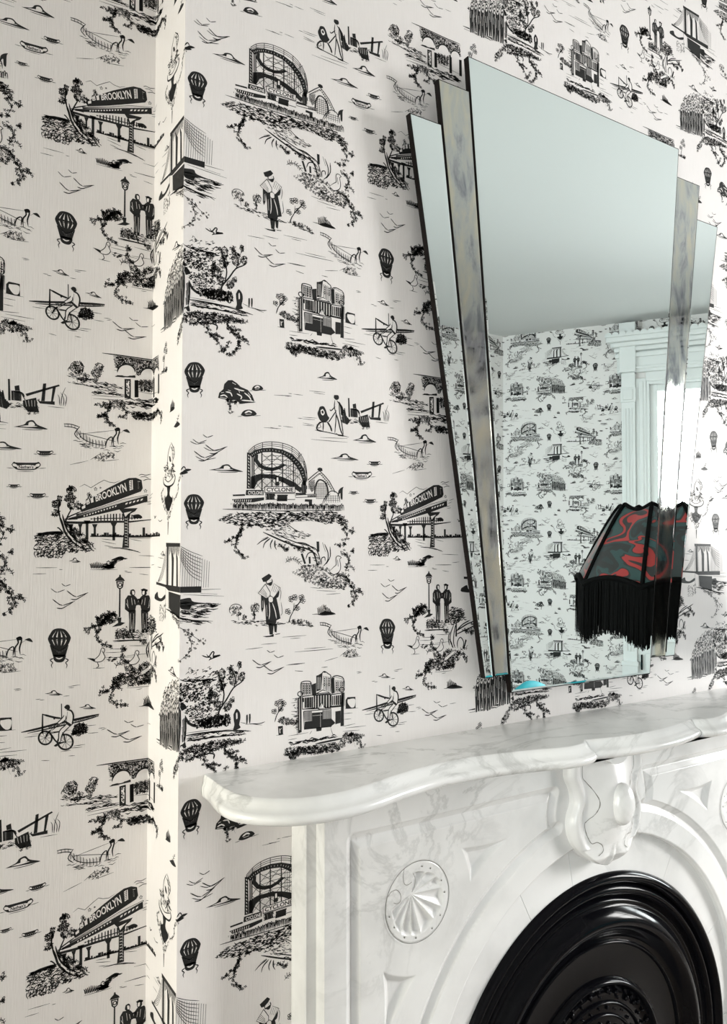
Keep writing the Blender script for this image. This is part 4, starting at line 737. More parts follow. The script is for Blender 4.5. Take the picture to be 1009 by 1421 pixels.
def townhall():
    P = Pen(400, 900, 5.045)
    P.hatch([(90, 240), (160, 240), (160, 320), (92, 325)], 90, 9, 0.9); P.st([(88, 330), (88, 250), (100, 232), (135, 228), (160, 240), (166, 320)], 1.2); P.st([(92, 244), (158, 246)], 1.6)
    P.fill([(196, 190), (222, 182), (240, 172), (230, 290), (198, 300)]); P.st([(205, 190), (230, 178), (252, 160), (280, 176), (300, 200), (300, 310)], 1.3); P.fill([(246, 168), (250, 158), (258, 158), (262, 170)]); P.hatch([(242, 190), (298, 200), (298, 300), (242, 300)], 90, 11, 0.9); P.st([(240, 250), (298, 252)], 1.1); P.lay = 1
    for k in range(3): P.st([(206+k*9, 200), (206+k*9, 285)], 1.4, smooth=False, mat=1)
    P.lay = 0
    P.st([(305, 320), (306, 215), (325, 192), (355, 192), (388, 212), (394, 290)], 1.3); P.hatch([(326, 220), (390, 224), (392, 300), (326, 310)], 90, 10, 0.9); P.fill([(304, 210), (322, 200), (326, 310), (306, 316)]); P.fill([(166, 252), (195, 240), (196, 330), (168, 330)]); P.st([(320, 196), (390, 216)], 1.3)
    for x0, y0, x1, n in ((98, 258, 156, 4), (246, 206, 294, 3), (332, 236, 386, 4)):
        for r in range(4):
            for c in range(n): xx_ = x0+(x1-x0)*(c+0.5)/n; P.fill([(xx_-3, y0+r*16), (xx_+3, y0+r*16), (xx_+3, y0+r*16+9), (xx_-3, y0+r*16+9)])
    # lower storey: columns, windows
    P.outline([(98, 335), (180, 325), (182, 420), (100, 425)], 1.4); P.hatch([(104, 345), (176, 338), (176, 412), (106, 416)], 90, 13, 2.2); P.outline([(300, 322), (390, 310), (388, 400), (302, 404)], 1.4); P.hatch([(306, 332), (384, 322), (382, 394), (308, 396)], 90, 13, 2.0)
    P.fill([(180, 322), (298, 312), (298, 418), (184, 424)]); P.lay = 1
    for k in range(6): P.st([(191+k*19, 330-k), (191+k*19, 415-k)], 3.0, smooth=False, mat=1)
    P.paper([(200, 300), (240, 285), (280, 298), (285, 310), (195, 316)]); P.paper([(210, 424), (232, 378), (258, 418)]); P.lay = 2; P.outline([(210, 424), (232, 378), (258, 418)], 1.2); P.outline([(195, 316), (240, 290), (290, 308)], 1.2); P.lay = 0
    # ground floor with entrance
    P.fill([(66, 345), (92, 335), (94, 585), (68, 595)]); P.fill([(372, 312), (388, 312), (390, 540), (366, 545)]); P.st([(62, 350), (62, 600)], 1.6); P.st([(394, 310), (396, 400)], 1.4); P.lay = 1; P.st([(78, 350), (80, 570)], 2.0, smooth=False, mat=1); P.lay = 0
    for x, y in ((83, 318), (375, 288)): P.outline([(x+17*math.cos(k*0.785), y+17*math.sin(k*0.785)) for k in range(8)], 1.3, True)
    P.outline([(108, 440), (300, 422), (302, 545), (112, 565)], 1.2); P.hatch([(110, 445), (165, 438), (165, 505), (112, 508)], 90, 5, 0.6); P.hatch([(240, 432), (300, 428), (300, 490), (240, 494)], 90, 5, 0.6)
    P.fill([(166, 450), (240, 444), (240, 494), (302, 490), (330, 520), (300, 545), (112, 568), (116, 512), (166, 506)]); P.lay = 1; P.st([(225, 450), (226, 550)], 1.0, mat=1); P.st([(170, 470), (238, 464)], 0.9, mat=1); P.lay = 0; P.fill([(330, 440), (368, 434), (366, 520), (330, 530)]); P.fill([(195, 555), (235, 550), (232, 575), (198, 580)])
    P.st([(100, 425), (300, 408), (390, 400)], 2.4); P.st([(30, 352), (70, 348)], 1.2); P.lines((20, 380, 66, 375), (20, 440, 66, 440), (20, 460, 66, 470), (390, 455, 450, 450), (390, 495, 440, 492)); P.tex([(35, 350), (66, 345), (66, 590), (45, 560)], 26, 24, 0, 30, 1.0)
    P.fill([(402, 360), (415, 340), (470, 338), (472, 418), (402, 420)]); P.lay = 1; P.paper([(416, 356), (466, 352), (464, 404), (440, 412), (416, 380)], True); P.lay = 0; P.lines((395, 422, 490, 415))
    P.lines((0, 612, 140, 588), (150, 600, 165, 575), (295, 548, 320, 628), (380, 545, 470, 525), (400, 556, 545, 540), (0, 640, 60, 628), (380, 580, 500, 570)); P.tex([(0, 660), (120, 640), (320, 610), (330, 622), (160, 650), (20, 672)], 50, 50, -8, 5, 1.3); P.st([(190, 668), (300, 645), (380, 628)], 2.4); P.st([(170, 682), (330, 655)], 1.6)
    P.mass([(-30, 740), (-20, 700), (60, 690), (200, 688), (360, 650), (400, 585), (540, 605), (480, 640), (380, 690), (300, 730), (100, 745), (20, 770)], 300, 3.6); P.tex([(-20, 740), (80, 690), (380, 660), (350, 720), (100, 740)], 120, 22, -5, 40, 1.4); P.sprig([(460, 620), (500, 660), (520, 690)], 4.0, 5); P.sprig([(40, 730), (20, 765), (60, 780)], 4.0, 4); P.sprig([(440, 600), (470, 690)], 4.0, 5)
    P.fill([(-72, 545), (-38, 540), (-36, 600), (-68, 605)]); P.lay = 1; P.st([(-60, 560), (-58, 592)], 3.0, smooth=False, mat=1); P.st([(-46, 556), (-60, 575)], 1.5, smooth=False, mat=1); P.lay = 0; P.lines((-85, 608, -30, 600))
    P.scroll_tree([(-95, 515), (-82, 470), (-68, 440), (-70, 400)], [(-78, 385), (-50, 372), (-30, 385), (-98, 440), (-50, 420)], 15); P.st([(-70, 450), (-45, 410), (-35, 390)], 1.5); P.mass([(-80, 510), (-40, 480), (30, 495), (66, 500), (60, 530), (-20, 530)], 60, 3.4)
    P.lines((45, 24, 315, 2), (0, 112, 116, 100), (48, 155, 104, 160), (232, 132, 275, 128), (478, 165, 510, 160))
for fn in (fairground, walker, upper_middle, viaduct, lower_left, bridge, bystanders, archway, rocks_and_birds, townhall): fn()

# ---- fold the drawing into one repeat and cut pieces of it to fit each wall
def clip_axis(poly, ax, lim, keep_less):
    out = []
    for i in range(len(poly)):
        p, q = poly[i], poly[(i+1) % len(poly)]
        a = (p[ax] <= lim) if keep_less else (p[ax] >= lim); b = (q[ax] <= lim) if keep_less else (q[ax] >= lim)
        if a: out.append(p)
        if a != b:
            t = (lim-p[ax])/(q[ax]-p[ax]); r = [p[0]+(q[0]-p[0])*t, p[1]+(q[1]-p[1])*t]; r[ax] = lim; out.append(r)
    return out
def clip_tris(T, K, u0, u1, v0, v1):
    lo, hi = T.min(1), T.max(1)
    hit = (hi[:, 0] > u0) & (lo[:, 0] < u1) & (hi[:, 1] > v0) & (lo[:, 1] < v1); T, K, lo, hi = T[hit], K[hit], lo[hit], hi[hit]
    full = (lo[:, 0] >= u0) & (hi[:, 0] <= u1) & (lo[:, 1] >= v0) & (hi[:, 1] <= v1)
    A, B = [T[full]], [K[full]]; ext, ek = [], []
    for t, k in zip(T[~full].tolist(), K[~full]):
        p = clip_axis(t, 0, u0, False)
        if len(p) > 2: p = clip_axis(p, 0, u1, True)
        if len(p) > 2: p = clip_axis(p, 1, v0, False)
        if len(p) > 2: p = clip_axis(p, 1, v1, True)
        for i in range(1, len(p)-1): ext.append([p[0], p[i], p[i+1]]); ek.append(k)
    if ext: A.append(np.array(ext)); B.append(np.array(ek))
    return np.concatenate(A), np.concatenate(B)
_T = np.concatenate([t for t, l, m in INK]); _K = np.concatenate([np.tile([[l, m]], (len(t), 1)) for t, l, m in INK])
_T[..., 1] -= CEIL-TV
_c = _T.mean(1); _T[..., 0] -= (np.floor(_c[:, 0]/TH_S)*TH_S)[:, None]; _T[..., 1] -= (np.floor(_c[:, 1]/TV)*TV)[:, None]
_rep = [(_T+np.array([i*TH_S, j*TV]), _K) for i in (-1, 0, 1) for j in (-1, 0, 1)]
TILE_T, TILE_K = clip_tris(np.concatenate([a for a, b in _rep]), np.concatenate([b for a, b in _rep]), 0, TH_S, 0, TV)
print('wallpaper triangles in one repeat', len(TILE_T))
_cut = {}
def cut_mesh(u0, u1, v0, v1):
    key = tuple(round(x, 4) for x in (u0, u1, v0, v1))
    if key in _cut: return _cut[key]
    T, K = clip_tris(TILE_T, TILE_K, u0, u1, v0, v1); n = len(T)
    if n == 0: _cut[key] = None; return None
    co = np.zeros((n, 3, 3), np.float32); co[..., 0] = T[..., 0]; co[..., 2] = T[..., 1]; co[..., 1] = -(0.00016+0.00010*K[:, 0]+0.00004*K[:, 1])[:, None]
    cr = (T[:, 1, 0]-T[:, 0, 0])*(T[:, 2, 1]-T[:, 0, 1])-(T[:, 1, 1]-T[:, 0, 1])*(T[:, 2, 0]-T[:, 0, 0])
    fl = cr < 0; co[fl] = co[fl][:, ::-1]
    me = bpy.data.meshes.new('wallpaper_print'); me.vertices.add(n*3); me.vertices.foreach_set('co', co.ravel())
    me.loops.add(n*3); me.loops.foreach_set('vertex_index', np.arange(n*3, dtype=np.int32))
    me.polygons.add(n); me.polygons.foreach_set('loop_start', np.arange(0, n*3, 3, dtype=np.int32)); me.polygons.foreach_set('loop_total', np.full(n, 3, np.int32))
    me.materials.append(M_INK); me.materials.append(M_PAPER); me.polygons.foreach_set('material_index', K[:, 1].astype(np.int32)); me.update()
    _cut[key] = me; return me
PRINT_Z0 = 0.20
def print_wall(wall, s0, s1, z0, z1, origin, d, bulk=0.0):
    """hang the repeat on a wall: wall position = origin + d * s, z0..z1"""
    z0 = max(z0, PRINT_Z0)
    i0, i1 = math.floor(s0/TH_S+1e-6), math.ceil(s1/TH_S-1e-6)
    for i in range(i0, i1):
        for j in range(5):
            zb = CEIL-(j+1)*TV; u0, u1 = max(s0-i*TH_S, 0), min(s1-i*TH_S, TH_S); v0, v1 = max(z0-zb, 0), min(z1-zb, TV)
            if u1-u0 < 0.002 or v1-v0 < 0.002: continue
            me = cut_mesh(u0, u1, v0, v1)
            if me is None: continue
            o = bpy.data.objects.new('wallpaper_print', me); COL.objects.link(o); o.parent = wall
            mw = Matrix.Identity(4); yx = (-d[1], d[0])
            mw[0][0], mw[1][0] = d; mw[0][1], mw[1][1] = yx
            mw[0][3], mw[1][3], mw[2][3] = origin[0]+d[0]*i*TH_S, origin[1]+d[1]*i*TH_S, zb
            o.matrix_world = mw; o['kind'] = 'stuff'

# ------------------------------------------------------------------ the room
def frame_matrix(origin, d, z=0.0):
    """local x runs along d, local y = left of d, z up"""
    m = Matrix.Identity(4); m[0][0], m[1][0] = d; m[0][1], m[1][1] = -d[1], d[0]; m[0][3], m[1][3], m[2][3] = origin[0], origin[1], z
    return m
def wall_strip(name, origin, d, length, thick, holes=(), label=None):
    """wall along d; the room lies on the left of d (local y > 0); holes are (x0, x1, z0, z1)"""
    bm = bmesh.new(); xs = [0.0]; hs = sorted(holes); cur = 0.0
    for x0, x1, z0, z1 in hs:
        add_box(bm, (cur, -thick, 0), (x0, 0, CEIL)); add_box(bm, (x0, -thick, 0), (x1, 0, z0)); add_box(bm, (x0, -thick, z1), (x1, 0, CEIL)); cur = x1
    add_box(bm, (cur, -thick, 0), (length, 0, CEIL))
    o = link(name, from_bm(bm, name), M_PAPER); o.matrix_world = frame_matrix(origin, d)
    return tag(o, kind='structure')
foot = [(LX, OPY), CC, (FX, FY), (FX, D), (LX, D)]
def slab(name, z0, z1, mat):
    bm = bmesh.new(); a = [bm.verts.new((x, y, z0)) for x, y in foot]; b = [bm.verts.new((x, y, z1)) for x, y in foot]
    bm.faces.new(a[::-1]); bm.faces.new(b)
    for k in range(len(a)): bm.faces.new((a[k], a[(k+1) % len(a)], b[(k+1) % len(a)], b[k]))
    return tag(link(name, from_bm(bm, name), mat), kind='structure')
slab('ceiling', CEIL, CEIL+0.12, M_CEIL)
slab('floor', -0.10, 0.0, M_FLOOR)
wl = box('wall_left', (LX, D, 0), (0.0, D+0.12, CEIL), M_PAPER); tag(wl, kind='structure')
wb = box('wall_chimney', (0.0, 0.0, 0), (BRX, D+0.12, CEIL), M_PAPER); tag(wb, kind='structure')
wr = box('wall_right', (BRX, D, 0), (FX, D+0.12, CEIL), M_PAPER); tag(wr, kind='structure')
wo = wall_strip('wall_opposite', (LX, OPY), (1, 0), CC[0]-LX, 0.12)
wc_ = wall_strip('wall_canted', CC, CDIR, CLEN, 0.16, [WIN_C])
wf = wall_strip('wall_front', (FX, FY), (0, 1), D-FY, 0.16, [(WIN_F[0]-FY, WIN_F[1]-FY, WIN_F[2], WIN_F[3])])
ws = wall_strip('wall_side', (LX, D), (0, -1), D-OPY, 0.16, [(D-WIN_L[1], D-WIN_L[0], WIN_L[2], WIN_L[3]), (D-WIN_FILL[1], D-WIN_FILL[0], WIN_FILL[2], WIN_FILL[3])])
# wallpaper: s runs left to right on every wall, continuous round the corners
print_wall(wb, 0.0, BRX, 0, CEIL, (0, 0), (1, 0))
print_wall(wb, -D, 0.0, 0, CEIL, (0, 0), (0, -1))
print_wall(wl, LX-D, -D, 0, CEIL, (D, D), (1, 0))
print_wall(wb, BRX, BRX+D, 0, CEIL, (BRX, -BRX), (0, 1))
print_wall(wr, BRX+D, BRX+D+FX-BRX, 0, CEIL, (-D, D), (1, 0))
CS = 0.353                                     # wallpaper position at the opposite corner
print_wall(wo, CS, CS+CC[0]-LX, 0, CEIL, (CC[0]+CS, OPY), (-1, 0))
c0 = (CC[0]+CDIR[0]*CS, CC[1]+CDIR[1]*CS); cdn = (-CDIR[0], -CDIR[1])
print_wall(wc_, CS-0.83, CS, 0, CEIL, c0, cdn)
print_wall(wc_, CS-CLEN, CS-0.83, 2.93, CEIL, c0, cdn)
s_l = LX-D; print_wall(ws, s_l-(D-WIN_FILL[1]-0.1), s_l-(D-WIN_L[0]+0.1), 0, CEIL, (LX, D-s_l), (0, 1))

def baseboard(name, origin, d, length):
    bm = bmesh.new(); add_box(bm, (0, 0, 0), (length, 0.018, 0.17)); add_box(bm, (0, 0, 0.17), (length, 0.012, 0.20), 0.004, 2); add_box(bm, (0, 0, 0), (length, 0.028, 0.02), 0.005, 2)
    o = link(name, from_bm(bm, name), M_WHITE); o.matrix_world = frame_matrix(origin, d); tag(o, kind='structure')
baseboard('baseboard_left', (0, D), (-1, 0), -LX)
baseboard('baseboard_return', (0, 0), (0, 1) if False else (-0.0, 1.0), D)
baseboard('baseboard_opposite', (LX, OPY), (1, 0), CC[0]-LX)
baseboard('baseboard_canted', CC, CDIR, 0.80)
baseboard('baseboard_right', (FX, D), (-1, 0), FX-BRX)

# ------------------------------------------------------------------ windows
def window(name, mw, x0, x1, z0, z1, bars=1):
    root = empty(name); root.matrix_world = mw; tag(root, kind='structure')
    def part(nm, boxes, mat, par=root, bev=0.003):
        bm = bmesh.new()
        for lo, hi in boxes: add_box(bm, lo, hi, bev, 1)
        return link(nm, from_bm(bm, nm), mat, par)
    part('jamb_lining', [((x0, -0.16, z0), (x0+0.02, 0.01, z1)), ((x1-0.02, -0.16, z0), (x1, 0.01, z1)), ((x0+0.02, -0.16, z1-0.02), (x1-0.02, 0.01, z1)), ((x0+0.02, -0.16, z0), (x1-0.02, 0.01, z0+0.02))], M_WHITE)
    zm = 0.5*(z0+z1)
    for za, zb, yy in ((zm-0.02, z1-0.02, -0.055), (z0+0.02, zm+0.02, -0.085)):
        s = part('sash', [((x0+0.02, yy-0.02, za), (x0+0.07, yy+0.02, zb)), ((x1-0.07, yy-0.02, za), (x1-0.02, yy+0.02, zb)), ((x0+0.07, yy-0.02, zb-0.045), (x1-0.07, yy+0.02, zb)), ((x0+0.07, yy-0.02, za), (x1-0.07, yy+0.02, za+0.045))], M_WHITE)
        part('pane', [((x0+0.068, yy-0.003, za+0.043), (x1-0.068, yy+0.003, zb-0.043))], M_GLASS, s, 0.0)
    return root
mwc = frame_matrix(CC, CDIR)
w1 = window('window_1', mwc, *WIN_C)
def boxes_part(nm, boxes, mat, par, bev=0.004, seg=2):
    bm = bmesh.new()
    for lo, hi in boxes: add_box(bm, lo, hi, bev, seg)
    return link(nm, from_bm(bm, nm), mat, par)
tr = empty('trim_1'); tr.matrix_world = mwc; tag(tr, kind='structure', label='white window surround with pilasters and scalloped cornice')
for xa, sg in ((0.828, 1), (1.985, -1)):
    p = boxes_part('pilaster', [((xa, 0.001, 0.77), (xa+0.088, 0.045, 2.70)), ((xa-0.006, 0.001, 0.0), (xa+0.094, 0.056, 0.75)), ((xa-0.010, 0.001, 0.745), (xa+0.098, 0.060, 0.775))], M_WHITE, tr)
    boxes_part('flute', [((xa+0.018+k*0.02, 0.044, 0.84), (xa+0.030+k*0.02, 0.052, 2.46)) for k in range(3)], M_WHITE, p)
    boxes_part('corner_block', [((xa-0.004, 0.001, 2.50), (xa+0.092, 0.055, 2.60)), ((xa+0.012, 0.05, 2.515), (xa+0.076, 0.066, 2.585)), ((xa-0.008, 0.001, 2.70), (xa+0.096, 0.075, 3.035))], M_WHITE, p)
    boxes_part('base_panel', [((xa+0.012, 0.054, 0.10), (xa+0.076, 0.062, 0.68))], M_WHITE, p)
boxes_part('inner_casing', [((0.916, 0.001, 0.95), (0.982, 0.022, 2.66)), ((1.918, 0.001, 0.95), (1.986, 0.022, 2.66)), ((0.940, 0.02, 0.95), (0.965, 0.034, 2.64)), ((0.982, 0.001, 2.638), (1.918, 0.022, 2.70))], M_WHITE, tr)
boxes_part('frieze', [((0.80, 0.001, 2.70), (2.09, 0.040, 2.84)), ((0.80, 0.04, 2.72), (2.09, 0.052, 2.74)), ((0.79, 0.04, 2.80), (2.10, 0.060, 2.83))], M_WHITE, tr)
bm = bmesh.new()
for k, (xo, yo, z0, z1) in enumerate(((0.785, 0.070, 2.84, 2.87), (0.765, 0.095, 2.87, 2.90), (0.74, 0.120, 2.90, 2.935))): add_box(bm, (xo, 0.001, z0), (2.10, yo, z1), 0.008, 2)
link('cornice', from_bm(bm, 'cornice'), M_WHITE, tr)
bm = bmesh.new()
x = 0.735
while x < 2.08:
    pts = [(x, 2.934)]+[(x+0.0225-0.0225*math.cos(a), 2.945+0.022*math.sin(a)) for a in np.linspace(0, math.pi, 9)]+[(x+0.045, 2.934)]
    add_prism(bm, pts, 0.108, 0.118); x += 0.045
link('scalloped_crest', from_bm(bm, 'crest'), M_WHITE, tr)
boxes_part('sill', [((0.90, 0.001, 0.915), (2.0, 0.075, 0.952))], M_WHITE, tr)
ap = boxes_part('apron', [((0.915, 0.001, 0.0), (1.99, 0.018, 0.915))], M_WHITE, tr)
boxes_part('apron_panel', [((0.965, 0.017, 0.16), (1.42, 0.030, 0.83)), ((1.48, 0.017, 0.16), (1.93, 0.030, 0.83))], M_WHITE, ap, 0.010)
box('latch', (0.938, 0.018, 0.72), (0.948, 0.036, 0.82), M_IRON, ap, 0.002)
mwf = frame_matrix((FX, FY), (0, 1)); window('window_2', mwf, WIN_F[0]-FY, WIN_F[1]-FY, WIN_F[2], WIN_F[3])
mwl = frame_matrix((LX, D), (0, -1)); window('window_3', mwl, D-WIN_L[1], D-WIN_L[0], WIN_L[2], WIN_L[3])
window('fill_window', mwl, D-WIN_FILL[1], D-WIN_FILL[0], WIN_FILL[2], WIN_FILL[3])  # added unseen window, only there to let the fill light in
for nm, mw, xa, xb, za, zb in (('fill_window_trim', mwl, D-WIN_FILL[1], D-WIN_FILL[0], WIN_FILL[2], WIN_FILL[3]), ('trim_2', mwf, WIN_F[0]-FY, WIN_F[1]-FY, WIN_F[2], WIN_F[3]), ('trim_3', mwl, D-WIN_L[1], D-WIN_L[0], WIN_L[2], WIN_L[3])):  # first entry cases the added fill window
    bm = bmesh.new()
    for lo, hi in (((xa-0.10, 0.001, za), (xa, 0.03, zb+0.1)), ((xb, 0.001, za), (xb+0.10, 0.03, zb+0.1)), ((xa, 0.001, zb), (xb, 0.03, zb+0.1)), ((xa-0.13, 0.001, za-0.04), (xb+0.13, 0.06, za)), ((xa-0.13, 0.001, zb+0.1), (xb+0.13, 0.06, zb+0.14))): add_box(bm, lo, hi, 0.004, 1)
    o = link(nm, from_bm(bm, nm), M_WHITE); o.matrix_world = mw; tag(o, kind='structure')

# ------------------------------------------------------------------ marble mantelpiece
XM = 0.8717; SHZ = 1.199; SHB = 1.164
mantel = empty('mantelpiece', (XM, -0.04, 0)); tag(mantel, 'carved white marble mantelpiece with serpentine shelf and shell rosettes', 'mantelpiece')
def keep(o, parent):            # parent without moving
    o.parent = parent; o.matrix_parent_inverse = parent.matrix_world.inverted() if parent.matrix_world != Matrix.Identity(4) else Matrix.Translation(-Vector(parent.location)); return o
def mpart(name, me, mat, smooth=False, parent=None):
    o = link(name, me, mat, None, smooth)
    return keep(o, mantel) if parent is None else (setattr(o, 'parent', parent) or o)
# shelf
left = [(0.042, -0.0005), (0.042, -0.03), (0.0415, -0.0747), (0.0475, -0.118), (0.066, -0.1505), (0.0934, -0.1731), (0.1241, -0.1865), (0.1704, -0.192), (0.2209, -0.1855), (0.286, -0.168), (0.357, -0.154), (0.429, -0.150), (0.495, -0.1555), (0.579, -0.173), (0.622, -0.1865), (0.657, -0.1925), (0.690, -0.188), (0.7105, -0.1733)]
mid = [(0.7105, -0.1733), (0.7668, -0.1868), (0.82, -0.1945), (XM, -0.1970)]
def mirror_pts(a): return [(2*XM-x, y) for x, y in a[::-1]]
La = spline(np.array(left), 7); Mi = spline(np.array(mid+mirror_pts(mid)[1:]), 8); Ra = np.array(mirror_pts([tuple(q) for q in La]))
def offset_curve(c, r):
    d = np.gradient(c, axis=0); d /= np.linalg.norm(d, axis=1)[:, None]; n = np.c_[d[:, 1], -d[:, 0]]
    k = np.clip(-c[:, 1]/0.13, 0.2, 1.0)[:, None]
    return c+n*r*k
def outline(r):
    a, b, c = offset_curve(La, r), offset_curve(Mi, r), offset_curve(Ra, r)
    cut = 0.7115
    a[:, 0] = np.minimum(a[:, 0], cut+0.001); b[:, 0] = np.clip(b[:, 0], cut, 2*XM-cut); c[:, 0] = np.maximum(c[:, 0], 2*XM-cut-0.001)
    o = np.concatenate([a, b, c]); o[0, 1] = o[-1, 1] = -0.0005; return o
prof = [(0.0, SHZ), (0.003, SHZ-0.0015), (0.0065, SHZ-0.0055), (0.0095, SHZ-0.0105), (0.0135, SHZ-0.0145), (0.0185, SHZ-0.0165), (0.0225, SHZ-0.0185), (0.0245, SHZ-0.0225), (0.0240, SHZ-0.0270), (0.0215, SHZ-0.0310), (0.0170, SHZ-0.0335), (0.010, SHB)]
bm = bmesh.new(); rings = []
for r, z in prof: rings.append([bm.verts.new((x, y, z)) for x, y in outline(r)])
for a, b in zip(rings, rings[1:]):
    for k in range(len(a)-1): bm.faces.new((a[k], a[k+1], b[k+1], b[k]))
bm.faces.new(rings[0][::-1]); bm.faces.new(rings[-1]); bm.faces.new([r[0] for r in rings]+[r[-1] for r in rings][::-1])
bmesh.ops.triangulate(bm, faces=[f for f in bm.faces if len(f.verts) > 4])
me = from_bm(bm, 'shelf'); shelf = mpart('shelf', me, M_MARBLE)
me.polygons.foreach_set('use_smooth', [len(p.vertices) == 4 for p in me.polygons])
# backing slab and front slab with carving
YF = -0.077; AC = (XM, 0.51); AR_ = 0.449
bm = bmesh.new()
for lo, hi in (((0.195, -0.05, 0), (0.46, -0.0005, SHB)), ((2*XM-0.46, -0.05, 0), (2*XM-0.195, -0.0005, SHB)), ((0.46, -0.05, 0.96), (2*XM-0.46, -0.0005, SHB))): add_box(bm, lo, hi, 0.002, 1)
mpart('backing_slab', from_bm(bm, 'backing_slab'), M_MARBLE)
gp = [(0.27, 0.40), (0.27, 1.073), (0.733, 1.073), (0.7265, 1.055), (0.7225, 1.030), (0.7245, 1.012), (0.733, 1.001), (0.742, 1.003)]+[(XM+0.511*math.cos(a), 0.51+0.511*math.sin(a)) for a in np.linspace(math.radians(104.7), math.pi, 60)]
GA = np.array(gp[:-1]); GB = np.array(gp[1:])
def seg_dist(X, Z):
    d = np.full(X.shape, 9.0)
    for a, b in zip(GA, GB):
        ab = b-a; t = np.clip(((X-a[0])*ab[0]+(Z-a[1])*ab[1])/(ab@ab), 0, 1); d = np.minimum(d, np.hypot(X-a[0]-ab[0]*t, Z-a[1]-ab[1]*t))
    return d
def tri_depth(X, Z, tri, dep, sag=0.0):
    h = np.full(X.shape, 9.0); c = np.mean(tri, 0)
    for i in range(3):
        a, b = np.array(tri[i]), np.array(tri[(i+1) % 3]); n = np.array([-(b-a)[1], (b-a)[0]]); n /= np.hypot(*n)
        if (c-a)@n < 0: n = -n
        t = ((X-a[0])*(b-a)[0]+(Z-a[1])*(b-a)[1])/((b-a)@(b-a))
        h = np.minimum(h, (X-a[0])*n[0]+(Z-a[1])*n[1]-sag*4*np.clip(t*(1-t), 0, 1))
    return np.clip(h, 0, 0.012)/0.012*dep
def carve(X, Z):
    X = np.where(X > XM, 2*XM-X, X); d = seg_dist(X, Z)
    h = 0.0020*np.clip((0.0130-d)/0.0012, 0, 1)+0.0075*np.clip(1-d/0.0115, 0, 1)
    h += tri_depth(X, Z, [(0.497, 1.016), (0.621, 1.013), (0.518, 0.952)], 0.010, 0.004); h += tri_depth(X, Z, [(0.327, 0.849), (0.395, 0.823), (0.328, 0.733)], 0.010, 0.004)
    h += 0.014*np.clip((0.0690-np.hypot(X-0.400, Z-0.946))/0.0035, 0, 1)
    r = np.hypot(X-AC[0], Z-AC[1]); h += 0.006*np.clip((AR_+0.006-r)/0.006, 0, 1)**2
    return h
xl, xr, zt = 0.215, 2*XM-0.215, SHB
tc = math.atan2(zt-AC[1], xr-XM)
th = np.concatenate([np.linspace(0, tc, 300)[:-1], np.linspace(tc, math.pi-tc, 560)[:-1], np.linspace(math.pi-tc, math.pi, 300)])
rad = np.minimum((xr-XM)/np.maximum(np.abs(np.cos(th)), 1e-6), (zt-AC[1])/np.maximum(np.sin(th), 1e-6)); NT = 240
tt = np.linspace(0, 1, NT); Rr = AR_+(rad[:, None]-AR_)*tt[None]
X = AC[0]+Rr*np.cos(th)[:, None]; Z = AC[1]+Rr*np.sin(th)[:, None]; Y = YF+carve(X, Z)
nA = len(th)
V0 = np.stack([X, Y, Z], -1).reshape(-1, 3)
inner = np.stack([X[:, 0], np.full(nA, -0.051), Z[:, 0]], -1); outer = np.stack([X[:, -1], np.full(nA, -0.049), Z[:, -1]], -1)
idx = np.arange(nA*NT).reshape(nA, NT)
F1 = np.stack([idx[:-1, :-1], idx[1:, :-1], idx[1:, 1:], idx[:-1, 1:]], -1).reshape(-1, 4)
bi = nA*NT+np.arange(nA); bo = bi+nA
F2 = np.stack([bi[:-1], bi[1:], idx[1:, 0], idx[:-1, 0]], -1); F3 = np.stack([idx[:-1, -1], idx[1:, -1], bo[1:], bo[:-1]], -1)
me = bpy.data.meshes.new('front_slab'); me.from_pydata(np.concatenate([V0, inner, outer]).tolist(), [], np.concatenate([F1, F2, F3]).tolist())
me.polygons.foreach_set('use_smooth', [True]*len(F1)+[False]*(len(F2)+len(F3))); front = mpart('front_slab', me, M_MARBLE)
for sg in (0, 1):
    bm = bmesh.new()
    a, b = (xl, XM-AR_) if sg == 0 else (XM+AR_, xr)
    add_box(bm, (a, YF, 0.10), (b, -0.049, AC[1]), 0.0, 1); add_box(bm, (a-0.015, YF-0.015, 0), (b+0.01, -0.049, 0.11), 0.006, 2)
    mpart('pilaster_leg', from_bm(bm, 'pilaster_leg'), M_MARBLE)
# arch lining: separate marble pieces with open joints
CC2 = (XM, 0.466)
def ang_pt(c, r, a): return (c[0]+r*math.cos(a), c[1]+r*math.sin(a))
jo = [math.pi, math.radians(152), math.radians(117), math.radians(100), math.radians(59), math.radians(28), 0.0]
for a1, a0 in zip(jo, jo[1:]):
    g = 0.0011; n = 22; aa = np.linspace(a0+g, a1-g, n)
    pts = [ang_pt(CC2, 0.412, a) for a in aa]
    for a in aa[::-1]:
        r = 0.44
        for _ in range(12):
            p = ang_pt(CC2, r, a); r += 0.452-math.hypot(p[0]-AC[0], p[1]-AC[1])
        pts.append(ang_pt(CC2, r, a))
    bm = bmesh.new(); add_prism(bm, pts, -0.060, -0.030); mpart('arch_voussoir', from_bm(bm, 'arch_voussoir'), M_MARBLE)
for a, b in ((XM-0.452, XM-0.412), (XM+0.412, XM+0.452)):
    bm = bmesh.new(); add_box(bm, (a, -0.060, 0), (b, -0.030, 0.465), 0.001, 1); mpart('jamb_lining', from_bm(bm, 'jamb_lining'), M_MARBLE)
